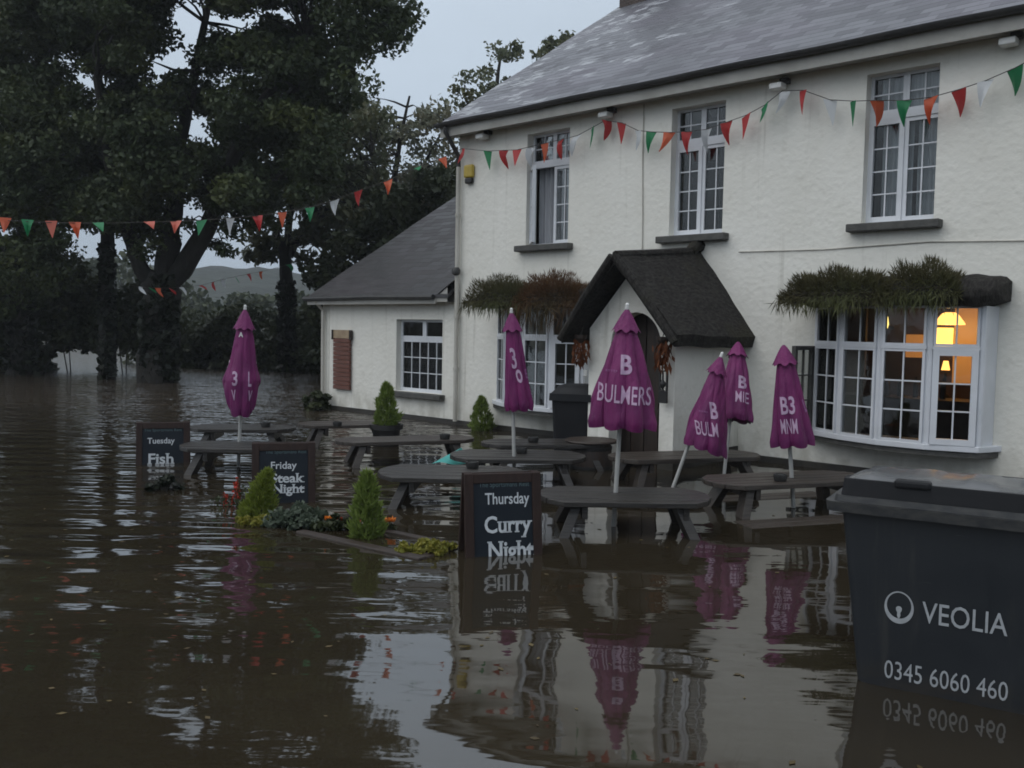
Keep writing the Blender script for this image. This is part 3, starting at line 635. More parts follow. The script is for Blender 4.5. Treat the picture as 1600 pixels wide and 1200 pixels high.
for x, fl in ((4.255, 0), (4.975, 1)): m.add([(x, PY, -0.45), (x, PY + 0.22, -0.45), (x, PY + 0.22, 1.42), (x, PY, 1.42)], [(0, 1, 2, 3) if not fl else (3, 2, 1, 0)])
for x, xi in ((PX0, PX0 + 0.2), (PX1, PX1 - 0.2)):
    for q, X in ((0, x), (1, xi)): m.add([(X, PY + (0.22 if q else 0), -0.45), (X, 0, -0.45), (X, 0, rline(x) - 0.02), (X, PY + (0.22 if q else 0), rline(x) - 0.02)], [(0, 1, 2, 3)])
porch = m.build('porch', M['wall'], pub)
m = MB(); m.box(PX0 - 0.02, 4.25, PY - 0.022, PY - 0.001, -0.45, 0.17); m.box(4.98, PX1 + 0.02, PY - 0.022, PY - 0.001, -0.45, 0.17); m.box(PX1 + 0.001, PX1 + 0.021, PY, -0.023, -0.45, 0.165); m.box(PX0 - 0.021, PX0 - 0.001, PY, -0.023, -0.45, 0.165)
m.build('porch_plinth', M['plinth'], porch)
def proof(off):
    def P(a, b):    # a along ridge (0 front .. 1 wall), b across (0 left eave .. 1 right eave)
        s = b * 2 - 1; dz = 0.16 * a; rz = 2.50 + dz; e = 0.84; x = PRX + s * e
        z = rz - (abs(s) ** 1.07) * (0.93 + dz * 1.15) - off + 0.006 * math.sin(a * 17 + b * 23) + 0.004 * math.sin(b * 51 + a * 7)
        y = -1.86 + 1.86 * a + (0.05 * abs(s) if a < 0.01 else 0)
        if off: x = PRX + s * (e - 0.035)
        return (x, y, z)
    return P
m = MB(); T, B = proof(0), proof(0.135); nu, nv = 16, 40
m.grid(T, nu, nv); m.grid(lambda a, b: B(1 - a, b), nu, nv)
for a in (0, 1):
    for j in range(nv): m.add([T(a, j / nv), T(a, (j + 1) / nv), B(a, (j + 1) / nv), B(a, j / nv)], [(0, 1, 2, 3) if a == 0 else (3, 2, 1, 0)])
for b in (0, 1):
    for i in range(nu): m.add([T(i / nu, b), T((i + 1) / nu, b), B((i + 1) / nu, b), B(i / nu, b)], [(3, 2, 1, 0) if b == 0 else (0, 1, 2, 3)])
pr = m.build('porch_roof', M['thatch'], porch, smooth=True)
m = MB(); m.tube([(PRX, -1.84, 2.475), (PRX, -0.9, 2.56), (PRX, -0.22, 2.63)], [0.05, 0.055, 0.06], 8); m.tube([(PRX, -0.22, 2.63), (PRX, -0.12, 2.70), (PRX, 0.0, 2.72)], [0.07, 0.085, 0.09], 8)
for sx in (-1, 1): m.tube([(PRX + sx * 0.02, -1.875, 2.46), (PRX + sx * 0.42, -1.85, 1.99), (PRX + sx * 0.82, -1.82, 1.48)], [0.05, 0.055, 0.045], 8)
m.build('porch_ridge', M['thatch'], porch, smooth=True)
m = MB(); m.box(4.14, 4.96, PY + 0.36, PY + 0.40, -0.44, 2.02)
for i in range(4): m.box(4.15 + i * 0.2, 4.335 + i * 0.2, PY + 0.335, PY + 0.359, -0.43, 1.9)
m.tube([(4.85, PY + 0.335, 0.55), (4.85, PY + 0.29, 0.57), (4.85, PY + 0.29, 0.66), (4.85, PY + 0.335, 0.68)], 0.012, 6); m.build('door', M['oak'], porch)

# rooms behind the windows
m = MB()
m.box(0.25, 14.2, 4.2, 4.25, -0.4, 4.7); m.box(0.25, 14.2, WD + 0.002, 4.2, -0.28, -0.25); m.box(0.25, 14.2, WD + 0.002, 4.2, 2.36, 2.45); m.box(0.23, 0.26, WD + 0.002, 4.2, -0.25, 4.6); m.box(5.3, 5.36, WD + 0.002, 4.2, 2.46, 4.6)
m.box(3.6, 3.66, 1.2, 4.2, -0.24, 2.35); m.box(5.4, 8.9, 2.75, 2.8, -0.24, 2.35)
m.build('inside_wall', M['room'], pub)
m = MB(); m.box(5.7, 8.6, 1.6, 2.1, -0.24, 0.75); m.box(5.6, 8.7, 1.55, 2.15, 0.75, 0.80); m.box(6.02, 6.08, 1.7, 1.76, 0.8, 2.3); m.box(7.32, 7.38, 2.3, 2.36, 0.8, 2.3)
for i in range(7): m.lathe([(0.035, 0), (0.035, 0.16), (0.012, 0.21), (0.012, 0.27)], 8, (6.25 + i * 0.14 + 0.05 * math.sin(i * 5), 1.85, 0.8))
m.build('bar_counter', M['oak'], pub)
def rel(px, py, depth): u, z = FA(px, py, -depth); return u, z
m = MB()
a, b = rel(1457, 512, 2.70), rel(1487, 541, 2.70); m.box(a[0], b[0], 2.70, 2.745, b[1] - 0.02, a[1]); m.build('doorway_glow', M['warm'], pub)  # emissive sheet: the doorway's light is put into its material
m = MB(); a, b = rel(1412, 530, 2.72), rel(1530, 552, 2.72); m.box(a[0], rel(1456, 512, 2.70)[0] - 0.01, 2.72, 2.748, 1.30, 1.62); m.build('back_wall_glow', M['warm_low'], pub); m = MB(); m.box(rel(1489, 541, 2.7)[0], b[0] + 0.1, 2.72, 2.748, 0.95, 2.0); m.build('back_wall_glow', M['warm_low'], pub)  # flat emissive sheets paint a warm glow over the back partition
c = rel(1484, 499, 2.2)
t = house_thing('pendant_lamp', 'glowing amber pendant lamp seen through the right bow window', 'lamp', c[0], -2.2, c[1])
m = MB(); m.lathe([(0.19, -0.07), (0.185, -0.05), (0.10, 0.07), (0.06, 0.09)], 16); m.build('lamp_shade', M['warm_shade'], t, smooth=True)
m = MB(); m.tube([(0, 0, 0.09), (0, 0, 2.36 - c[1])], 0.008, 5); m.build('cord', M['iron'], t)
li = bpy.data.lights.new('bulb', 'POINT'); li.energy = 5; li.color = (1, 0.55, 0.2); li.shadow_soft_size = 0.08
lo = bpy.data.objects.new('bulb', li); COL.objects.link(lo); lo.parent = t; lo.location = (0, 0, -0.14)
c = rel(1384, 503, 2.5)
t = house_thing('wall_lamp', 'small pale yellow wall lamp seen through the middle bow panes', 'lamp', c[0], -2.5, c[1])
m = MB(); m.lathe([(0.03, -0.09), (0.045, -0.03), (0.03, 0.07), (0.01, 0.09)], 10); m.build('lamp_shade', m_emit('pale_lamp', (1.0, 0.75, 0.2), 1.6), t, smooth=True)
m = MB(); m.box(-0.02, 0.02, 0.05, 0.25, -0.1, -0.06); m.build('bracket', M['iron'], t)
c = rel(1478, 566, 2.2)
t = house_thing('table_lamp', 'small lit lamp low behind the right bow window', 'lamp', c[0], -2.2, 0.8)
m = MB(); m.lathe([(0.055, 0.36), (0.03, 0.48)], 12); m.build('lamp_shade', M['warm_shade'], t, smooth=True)
m = MB(); m.lathe([(0.07, 0.0), (0.06, 0.03), (0.015, 0.06), (0.015, 0.33)], 10); m.build('lamp_stem', M['iron'], t, smooth=True)

# ------------------------------------------------------------------ low side extension
ext = thing('side_extension', 'low white single storey extension with dark slate roof at the pub corner', 'building', P0, HROT)
EX0, EYB = -3.72, 8.2; T2 = math.tan(math.radians(31.4))
m = MB(); EW = (-1.55, -0.36, 0.47, 1.73); holed_wall(m, EX0, -0.002, -0.45, 2.06, [EW], 0.012, 0.22)
gable(m, EX0, EX0 + 0.2, EYB, 2.06 + EYB / 2 * T2, 2.06); m.build('wall', M['wall'], ext)
m = MB(); m.box(EX0 - 0.015, -0.016, -0.012, 0.011, -0.45, 0.075); m.build('plinth', M['plinth'], ext)
m = MB(); slope(m, -3.92, -0.003, -0.22, 2.14, EYB / 2, 2.14 + (EYB / 2 + 0.22) * T2, 0.05, 16, 14); slope(m, -3.92, -0.003, EYB + 0.22, 2.14, EYB / 2, 2.14 + (EYB / 2 + 0.22) * T2, 0.05, 8, 6)
m.build('roof', M['slate2'], ext, smooth=True)
m = MB(); m.box(-3.92, -0.30, -0.215, -0.19, 1.99, 2.085); m.box(-3.92, -0.30, -0.19, 0.011, 2.01, 2.03)
m.add([(-0.30, -0.20, 2.02), (-0.03, -0.20, 2.02), (-0.03, -0.20, 2.26), (-0.30, -0.20, 2.10)], [(0, 1, 2, 3)]); m.add([(-0.30, 0.01, 2.02), (-0.03, 0.01, 2.02), (-0.03, 0.01, 2.3), (-0.30, 0.01, 2.14)], [(3, 2, 1, 0)])
m.add([(-0.30, -0.20, 2.02), (-0.30, 0.01, 2.02), (-0.03, 0.01, 2.02), (-0.03, -0.20, 2.02)], [(0, 1, 2, 3)]); m.add([(-0.31, -0.22, 2.11), (-0.02, -0.22, 2.28), (-0.02, 0.3, 2.6), (-0.31, 0.3, 2.43)], [(0, 1, 2, 3)])
m.build('fascia', M['fascia'], ext)
m = MB(); m.tube([(-3.98, -0.25, 2.10), (-2, -0.25, 2.115), (-0.32, -0.25, 2.10)], 0.045, 8); m.build('gutter', M['gutter'], ext, smooth=True)
m = MB(); m.tube([(-3.64, -0.22, 2.05), (-3.64, -0.05, 1.88), (-3.64, -0.05, 0.05)], 0.035, 8); m.build('downpipe', M['pipe'], ext, smooth=True)
a, b, c, d = EW; fr = MB(); gl = MB(); o = (a, 0.17); w = b - a
light_panel(fr, gl, o, D0, 0, w * 0.52, 1.40, d, 1, 1, 0.045); light_panel(fr, gl, o, D0, w * 0.52 + 0.001, w, 1.40, d, 1, 1, 0.045); light_panel(fr, gl, o, D0, 0, w, c, 1.399, 5, 3, 0.06)
wd = fr.build('window', M['upvc'], ext); gl.build('pane', M['glass'], wd)
cu = MB(); curtain(cu, o, D0, 0.0, w, c, d, 0.12, 9); cu.build('curtain', M['curtain_dark'], wd, smooth=True)
m = MB(); m.box(a - 0.06, b + 0.08, -0.11, 0.16, c - 0.095, c - 0.003); m.build('sill', M['sill'], wd, bevel=0.012)
m = MB(); m.box(EX0 + 0.21, -0.05, 2.2, 2.25, -0.4, 2.0); m.box(EX0 + 0.21, -0.05, 0.23, 2.2, 2.02, 2.05); m.build('inside_wall', M['room'], ext)
t = house_thing('wall_board', 'tall red brown boarded panel on the extension wall', 'board', -3.06, 0.01, 0.40)
m = MB()
for i in range(12): m.box(-0.25, 0.25, -0.045, 0.0, 0.005 + i * 0.08, 0.079 + i * 0.08)
m.build('boards', M['redboard'], t, bevel=0.006)
m = MB(); m.box(-0.25, 0.25, -0.04, 0, 0.966, 1.12); m.build('top_board', M['palewood'], t); m = MB(); m.box(0.251, 0.285, -0.06, 0, 0.94, 1.12); m.box(-0.285, -0.251, -0.06, 0, 0.94, 1.12); m.build('bracket', M['oak'], t)

# ------------------------------------------------------------------ small things on the walls
t = house_thing('alarm_box', 'yellow alarm box with black base high at the pub corner', 'alarm', 0.27, 0.0, 4.07)
m = MB(); m.box(-0.10, 0.10, -0.08, 0, -0.06, 0.15); m.build('casing', M['yellow'], t, bevel=0.03); m = MB(); m.box(-0.075, 0.075, -0.075, 0, -0.15, -0.061); m.build('strobe', M['iron'], t, bevel=0.02)
FL = [(755, 212, 'pale bulkhead lamp under the eaves, nearest the yellow alarm box'), (948, 178, 'floodlight above the orange pennants between the first two upper windows'), (1218, 133, 'floodlight under the eaves between the second and third upper windows'), (1580, 63, 'pale floodlight under the eaves right of the third upper window')]
for px, py, lab in FL:
    u, z = FA(px, py, 0.12); t = house_thing('floodlight', lab, 'floodlight', u, 0.0, z, 'floodlights under the eaves')
    m = MB(); m.box(-0.10, 0.06, -0.2, -0.05, -0.05, 0.02); m.build('lamp_head', M['white'], t, bevel=0.012); m = MB(); m.box(-0.02, 0.09, -0.10, 0, 0.021, 0.09); m.build('bracket', M['iron'], t, bevel=0.01)
t = house_thing('iron_lantern', 'black iron lantern panel on the right porch pillar', 'lantern', 5.085, 1.605, 0.78)
m = MB(); m.box(-0.055, 0.055, -0.03, 0, 0, 0.14); m.box(-0.055, -0.04, -0.03, 0, 0.141, 0.36); m.box(0.04, 0.055, -0.03, 0, 0.141, 0.36); m.box(-0.055, 0.055, -0.03, 0, 0.361, 0.375)
m.build('frame', M['iron'], t); m = MB(); m.lathe([(0.03, 0.142), (0.012, 0.165), (0.034, 0.20), (0.034, 0.235), (0.014, 0.265), (0.010, 0.36)], 10, (0, -0.03, 0)); m.build('lamp_glass', M['iron'], t, smooth=True)
for (u, off, z, lab) in ((3.90, 1.66, 1.46, 'rust orange trailing plant hanging left of the porch arch'), (5.10, 1.68, 1.46, 'rust orange trailing plant hanging right of the porch arch')):
    t = house_thing('hanging_plant', lab, 'plant', u, off, z, 'plants hanging beside the porch arch'); n = 110
    P = np.stack([rng.normal(0, 0.05, n), rng.normal(0, 0.04, n), rng.uniform(-0.22, 0.06, n)], 1); D = np.stack([rng.normal(size=n) * 0.35, rng.normal(size=n) * 0.3, -np.ones(n)], 1)
    quads('foliage', spray_arrays(P, D, 0.12, 0.016), M['orange_leaf'], t); m = MB(); m.lathe([(0.03, -0.02), (0.075, 0.04), (0.08, 0.08)], 10); m.tube([(0, 0, 0.08), (0.0, 0.05, 0.2)], 0.006, 5); m.build('basket', M['oak'], t)
trailing('trailing_plant', 'dark olive trailing plant over the left bow window, farthest left', 0.92, 2.05, 1.92, 2.42, 0.50, 5200, 'leaf_trail', 'troughs of dry plants on the bow hoods')
trailing('trailing_plant', 'rusty brown trailing plant beside the porch over the left bow window', 1.98, 3.08, 1.92, 2.44, 0.50, 5200, 'leaf_rust', 'troughs of dry plants on the bow hoods', 0.30)
trailing('trailing_plant', 'long green brown plant hanging left over the lit bow window', 6.04, 7.22, 1.94, 2.36, 0.50, 6500, 'leaf_trail', 'troughs of dry plants on the bow hoods')
trailing('trailing_plant', 'shorter upright plant on the middle of the lit bow window hood', 7.15, 7.92, 1.98, 2.41, 0.46, 4200, 'leaf_trail', 'troughs of dry plants on the bow hoods')

# ------------------------------------------------------------------ lettering
def text_mesh(s, size=1.0, bold=0.0, res=3):
    cu = bpy.data.curves.new('lettering', 'FONT'); cu.body = s; cu.size = size; cu.offset = bold; cu.resolution_u = res; cu.fill_mode = 'FRONT' if hasattr(cu, 'fill_mode') and cu.dimensions == '2D' else cu.fill_mode
    o = bpy.data.objects.new('lettering', cu); COL.objects.link(o); dg = bpy.context.evaluated_depsgraph_get(); dg.update()
    me = o.evaluated_get(dg).to_mesh(); bm = bmesh.new(); bm.from_mesh(me); o.evaluated_get(dg).to_mesh_clear()
    bpy.data.objects.remove(o); bpy.data.curves.remove(cu); bmesh.ops.remove_doubles(bm, verts=bm.verts, dist=1e-5); return bm
def lettering(s, width, height=None, bold=0.0, serif=False, fine=0.0):
    """flat letters, centred, `width` wide; returns verts (x, z) and faces"""
    bm = text_mesh(s, 1.0, bold); slabs = []
    if serif:
        for ed in bm.edges:
            a, b = ed.verts[0].co, ed.verts[1].co
            if len(ed.link_faces) == 1 and abs(a.y - b.y) < 0.004 and 0.06 < abs(a.x - b.x) < 0.26:
                other = [v.co.y for v in ed.link_faces[0].verts]
                up = sum(other) / len(other) > a.y
                slabs.append((min(a.x, b.x) - 0.055, max(a.x, b.x) + 0.055, a.y, a.y + (0.06 if up else -0.06)))
    if fine:
        bmesh.ops.triangulate(bm, faces=bm.faces)
        for _ in range(5):
            es = [e for e in bm.edges if e.calc_length() > fine]
            if not es: break
            bmesh.ops.subdivide_edges(bm, edges=es, cuts=1); bmesh.ops.triangulate(bm, faces=bm.faces)
    bm.verts.ensure_lookup_table(); bm.verts.index_update()
    v = [(q.co.x, q.co.y) for q in bm.verts]; f = [tuple(q.index for q in p.verts) for p in bm.faces]; bm.free()
    for x0, x1, y0, y1 in slabs:
        b = len(v); lo_, hi_ = min(y0, y1), max(y0, y1); v += [(x0, lo_), (x1, lo_), (x1, hi_), (x0, hi_)]; f.append((b, b + 1, b + 2, b + 3))
    x0, x1 = min(p[0] for p in v), max(p[0] for p in v); y0, y1 = min(p[1] for p in v), max(p[1] for p in v)
    sx = width / (x1 - x0); sy = (height / (y1 - y0)) if height else sx
    return [((x - (x0 + x1) / 2) * sx, (y - (y0 + y1) / 2) * sy) for x, y in v], f

# ------------------------------------------------------------------ A-boards
def a_board(label, left, right, top, lines, base=-0.42):
    l, r = np.array(left[:2]), np.array(right[:2]); ang = math.atan2(r[1] - l[1], r[0] - l[0]); w = np.linalg.norm(r - l); c = (l + r) / 2
    t = thing('sandwich_board', label, 'sign board', (c[0], c[1], 0), ang, 'chalk sign boards standing in the flood')
    ln = 0.16; Yf = lambda z: z * ln; h = top; m = MB()
    def slab(x0, x1, z0, z1, f, b, mi=0, sgn=1, y0=0.0):   # a piece of the leaning panel, f..b its depth behind the face
        P = lambda x, z, dpt: (x, y0 + sgn * (Yf(z) + dpt), z)
        v = [P(x0, z0, f), P(x1, z0, f), P(x1, z0, b), P(x0, z0, b), P(x0, z1, f), P(x1, z1, f), P(x1, z1, b), P(x0, z1, b)]
        F = [(3, 2, 1, 0), (4, 5, 6, 7), (0, 1, 5, 4), (1, 2, 6, 5), (2, 3, 7, 6), (3, 0, 4, 7)]
        m.add(v, F if sgn > 0 else [q[::-1] for q in F], mi)
    s = 0.065
    slab(-w / 2, -w / 2 + s, base, h, 0, 0.04); slab(w / 2 - s, w / 2, base, h, 0, 0.04); slab(-w / 2 + s, w / 2 - s, h - 0.07, h - 0.002, 0.003, 0.037); slab(-w / 2 + s, w / 2 - s, base + 0.1, base + 0.18, 0.003, 0.037)
    m.build('front_frame', M['boardframe'], t, bevel=0.005)
    m = MB(); slab(-w / 2 + s, w / 2 - s, base + 0.18, h - 0.07, 0.012, 0.03); m.build('panel', M['blackboard'], t)
    m = MB(); yb = 2 * Yf(h) + 0.09
    slab(-w / 2, -w / 2 + s, base, h, 0, 0.04, 0, -1, yb); slab(w / 2 - s, w / 2, base, h, 0, 0.04, 0, -1, yb); slab(-w / 2 + s, w / 2 - s, base + 0.1, h - 0.002, 0.008, 0.03, 0, -1, yb)
    m.build('back_frame', M['boardframe'], t)
    for (s_, width, height, z, bold, serif, mt, dx) in lines:
        v, f = lettering(s_, width, height, bold, serif); m = MB(); m.add([(x + dx, Yf(z + y) + 0.008, z + y) for x, y in v], f); m.build('lettering', M[mt], t)
    return t
HEAD = 'The Sportsmans Rest'
a_board('tall chalk board reading Thursday Curry Night beside the round flower bed', W(728, 872), W(848, 866), 0.575,
        [(HEAD, 0.37, 0.045, 0.490, 0.0, False, 'chalkdim', 0.01), ('Thursday', 0.325, 0.105, 0.385, 0.012, False, 'chalk', 0.03), ('Curry', 0.35, 0.155, 0.200, 0.022, True, 'chalk', 0.035), ('Night', 0.345, 0.165, 0.020, 0.022, True, 'chalk', 0.05)])
a_board('chalk board reading Friday Steak Night behind a small golden conifer', W(393, 788), W(493, 785), 0.535,
        [(HEAD, 0.36, 0.042, 0.450, 0.0, False, 'chalkdim', 0.02), ('Friday', 0.225, 0.085, 0.325, 0.012, False, 'chalk', 0.0), ('Steak', 0.295, 0.085, 0.222, 0.022, True, 'chalk', 0.035), ('Night', 0.285, 0.105, 0.115, 0.022, True, 'chalk', 0.04)])
a_board('small dark chalk board reading Tuesday Fish, farthest into the water', W(212, 726), W(296, 724), 0.465,
        [(HEAD, 0.40, 0.042, 0.375, 0.0, False, 'chalkdim', 0.0), ('Tuesday', 0.29, 0.085, 0.250, 0.012, False, 'chalk', -0.02), ('Fish', 0.285, 0.12, 0.058, 0.022, True, 'chalk', -0.02)])

# ------------------------------------------------------------------ picnic tables
KT = (1.6 - 0.285) / (1.6 - 0.37)
def picnic_table(label, cx, cy, ang, ln, wd, top=0.285, bench=-0.03, mat='wood'):
    cx, cy, ln, wd = cx * KT, cy * KT, ln * KT, wd * KT
    t = thing('picnic_table', label, 'picnic table', (cx, cy, -0.46), math.radians(ang), 'picnic tables standing in the flood'); g = 0.46; m = MB(); Z = top + g
    k = 5; pw = wd / k
    for i in range(k):
        ya = -wd / 2 + i * pw + 0.007; yb = ya + pw - 0.014; xe = lambda y: ln / 2 - 0.19 * (2 * abs(y) / wd) ** 2.4 - rng.uniform(0, 0.004)
        xa, xb = xe(ya), xe(yb)
        dz = rng.uniform(-0.002, 0.002)
        v = [(-xa, ya, Z - 0.045), (xa, ya, Z - 0.045), (xb, yb, Z - 0.045), (-xb, yb, Z - 0.045), (-xa, ya, Z + dz), (xa, ya, Z + dz), (xb, yb, Z + dz), (-xb, yb, Z + dz)]
        m.add(v, [(3, 2, 1, 0), (4, 5, 6, 7), (0, 1, 5, 4), (1, 2, 6, 5), (2, 3, 7, 6), (3, 0, 4, 7)])
    m.build('tabletop', M[mat], t, bevel=0.006)
    for sx in (-1, 1):
        x = sx * (ln / 2 - 0.30)
        for sy in (-1, 1):
            m = MB(); m.beam((x, sy * (wd * 0.28), Z - 0.05), (x + sx * 0.30, sy * (wd / 2 + 0.12), 0.0), 0.075, 0.13, (1, 0, 0)); m.build('leg', M[mat], t, bevel=0.004)
        m = MB(); m.box(x + 0.027, x + 0.075, -wd / 2 + 0.05, wd / 2 - 0.05, Z - 0.145, Z - 0.047); m.box(x - 0.075, x - 0.027, -wd / 2 - 0.33, wd / 2 + 0.33, bench + g - 0.145, bench + g - 0.047); m.build('crossbeam', M[mat], t, bevel=0.004)
    for sy in (-1, 1):
        m = MB(); yc = sy * (wd / 2 + 0.22)
        for j in (-1, 1): m.box(-ln / 2 + 0.02, ln / 2 - 0.02, yc + j * 0.075 - 0.07, yc + j * 0.075 + 0.07, bench + g - 0.045, bench + g)
        m.build('bench_seat', M[mat], t, bevel=0.006)
    return t
picnic_table('weathered picnic table at front, right of the Thursday board, parasol through it', 0.86, 6.80, 1, 1.30, 0.68)
picnic_table('grey picnic table between the flower bed and the Thursday board', -0.50, 7.74, -1, 1.27, 0.76)
picnic_table('picnic table behind the Thursday board with a pole through its middle', 0.07, 8.86, 2, 1.34, 0.70)
picnic_table('brown picnic table nearest the big charcoal bin', 2.37, 7.74, 19, 1.55, 0.60, bench=0.004, mat='wood2')
picnic_table('brown picnic table before the porch with two leaning parasols', 1.75, 9.07, 17, 1.62, 0.60, bench=-0.02, mat='wood2')
picnic_table('picnic table near the left bow window, partly behind the black wheelie bin', 0.38, 9.80, 10, 1.42, 0.56, top=0.30)
picnic_table('picnic table between the Tuesday and Friday boards, parasol beside it', -2.72, 9.20, 0, 1.27, 0.64)
picnic_table('picnic table farthest left, behind the Tuesday board', -3.22, 10.85, 5, 1.25, 0.60)
picnic_table('brown picnic table before the extension, left of the potted conifer', -2.08, 11.50, 20, 1.25, 0.56, mat='wood2')
picnic_table('thin topped picnic table in front of the potted conifer', -1.16, 9.98, 20, 1.56, 0.50, bench=-0.04, mat='wood2')
ASH = [(415, 667, 'far left table behind the Tuesday board'), (527, 666, 'brown table before the extension'), (695, 686, 'table in front of the potted conifer'), (738, 731, 'grey table by the flower bed'), (815, 708, 'table behind the Thursday board'), (833, 691, 'table near the left bow window'), (1219, 751, 'brown table nearest the big bin')]
for px, py, w_ in ASH:
    p = W(px, py, 0.287 if w_ != 'table near the left bow window' else 0.302); t = thing('ashtray', 'dark round ashtray on the ' + w_, 'ashtray', p, 0, 'ashtrays on the picnic tables')
    m = MB(); m.lathe([(0.055, 0.0), (0.064, 0.04), (0.060, 0.06), (0.047, 0.06), (0.04, 0.025)], 12); m.build('bowl', M['iron'], t, smooth=True)
    m = MB(); m.lathe([(0.043, 0.0), (0.043, 0.006)], 12, (0, 0, 0.045)); m.build('ash', M['sill'], t)

# ------------------------------------------------------------------ parasols
def parasol(label, base, top, prof, zlo, folds=8, amp=0.14, phase=0.0, texts=(), sag=(0, 0), wing=0.0, finial=True, capz=0.83, spin=0.0, scallop=0.03):
    prof = [(f_, r_ * KT) for f_, r_ in prof]; zlo = zlo * KT + 0.0; sag = (sag[0] * KT, sag[1] * KT); texts = [(q[0], q[1] * KT, q[2] * KT, q[3] * KT, q[4] * KT) + tuple(q[5:]) for q in texts]
    """prof: list of (fraction from hem 0 to tip 1, radius); zlo: hem distance along the pole"""
    b = Vector(base); a = Vector(top) - b; H = a.length; az = math.atan2(-b.x, b.y)
    t = thing('parasol', label, 'parasol', b, 0, 'closed purple parasols'); q = a.normalized().to_track_quat('Z', 'Y')
    z = a.normalized(); y = Vector((b.x, b.y, 0)).normalized(); y = (y - z * y.dot(z)).normalized(); x = y.cross(z); R = Matrix((x, y, z)).transposed()
    t.rotation_euler = (R @ Matrix.Rotation(spin, 3, 'Z')).to_euler()
    m = MB(); m.tube([(0, 0, -0.28), (0, 0, H * 0.5), (0, 0, H - 0.04)], [0.019, 0.019, 0.014], 10); m.build('pole', M['pole'], t, smooth=True)
    def Rad(f):
        for i in range(len(prof) - 1):
            if prof[i][0] <= f <= prof[i + 1][0]:
                k = (f - prof[i][0]) / (prof[i + 1][0] - prof[i][0]); return prof[i][1] * (1 - k) + prof[i + 1][1] * k
        return prof[-1][1]
    LEN = H - zlo - 0.03; NT_, NV = 96, 36; rf = [rng.uniform(0.45, 1.75) for _ in range(folds)]; rp = [rng.uniform(-0.25, 0.25) for _ in range(folds)]
    def S(th, f):
        k = (th * folds / (2 * math.pi)) ; i = int(math.floor(k)) % folds; fr_ = k - math.floor(k); sh = abs(math.sin(math.pi * fr_)) ** 0.6
        lowf = 1 - f; A = amp * (0.35 + lowf) * rf[i]
        r = Rad(f) * (1 - A + 1.3 * A * sh + 0.06 * math.sin(th * 3 + f * 5) + 0.035 * math.sin(th * 5 - f * 11 + 2)); hem = scallop * (1 - sh) * max(0, 1 - f * 6)
        up = wing * abs(math.sin(th)) ** 6 * max(0, 1 - f / 0.33) * LEN * 0.30 if wing else 0
        zz = zlo + f * LEN * 1.0 + hem + up; tw = 0.12 * math.sin(i * 1.7) * lowf
        ox = sag[0] * (1 - f) ** 1.3; oy = sag[1] * (1 - f) ** 1.3
        return (r * math.sin(th + tw) + ox, -r * math.cos(th + tw) + oy, zz)
    m = MB(); m.grid(lambda a_, f: S(a_ * 2 * math.pi + phase, f * 0.93), NT_, NV)
    m.grid(lambda a_, f: (lambda p: (p[0] * (0.98 - 0.55 * f), p[1] * (0.98 - 0.55 * f), p[2] + 0.09 * f))(S(-a_ * 2 * math.pi + phase, 0.0)), NT_, 4)
    can = m.build('canopy', M['purple'], t, smooth=True); bvh = BVHTree.FromPolygons([Vector(v) for v in m.v], m.f)
    c = MB()
    def cap(a_, f):
        th = a_ * 2 * math.pi + phase; base_ = Rad(capz) * 1.18 + 0.012; r = base_ * (1 - f) ** 0.85 + 0.012; r *= 1 + 0.09 * (1 - f) ** 2 * math.cos(th * folds)
        return (r * math.sin(th) + sag[0] * (1 - capz) ** 1.3 * (1 - f), -r * math.cos(th) + sag[1] * (1 - capz) ** 1.3 * (1 - f), zlo + LEN * (capz - 0.015 + (1.0 - capz + 0.015) * f) - 0.012 * (1 - f) * math.cos(th * folds))
    c.grid(cap, 64, 8); c.build('cap', M['purple'], t, smooth=True)
    if finial: m = MB(); m.lathe([(0.016, 0.0), (0.019, 0.012), (0.014, 0.03), (0.017, 0.04), (0.008, 0.055)], 10, (0, 0, H - 0.035)); m.build('finial', M['white'], t, smooth=True)
    for (s_, w, h, xc, zc, bold, mt, view, rot) in texts:
        v, f = lettering(s_, w, h, bold, False, fine=0.07); cs, sn = math.cos(view), math.sin(view); cr_, sr_ = math.cos(rot), math.sin(rot); pts = []; ok = []
        for (px, pz) in v:
            X, Z = px * cr_ - pz * sr_ + xc, px * sr_ + pz * cr_ + zc; ox = sag[0] * max(0.0, 1 - (Z - zlo) / LEN) ** 1.3
            o = Vector((X * cs + sn * 2 + ox, X * sn - cs * 2, Z)); d = Vector((-sn, cs, 0)); hit = bvh.ray_cast(o, d)
            if hit[0] is None: pts.append((0, 0, 0)); ok.append(False)
            else: pts.append(tuple(hit[0] - d * 0.005)); ok.append(True)
        ff = [q_ for q_ in f if all(ok[i] for i in q_) and max((Vector(pts[i]) - Vector(pts[j])).length for i in q_ for j in q_) < 0.15]
        if ff:
            m = MB(); m.add(pts, ff); lo_ = m.build('lettering', M[mt], can)
    return t
FAT = [(0.0, 0.235), (0.06, 0.245), (0.25, 0.222), (0.5, 0.165), (0.78, 0.085), (0.9, 0.05), (1.0, 0.03)]
SLIM = [(0.0, 0.125), (0.06, 0.135), (0.25, 0.122), (0.5, 0.093), (0.78, 0.062), (0.9, 0.045), (1.0, 0.025)]
def pole_pts(px0, py0, px1, py1, zt=0.285, dY=0.0):
    b = W(px0, py0, zt); t_ = AY(px1, py1, b[1] + dY); return b, t_
b, tp = pole_pts(962, 769, 980, 477)
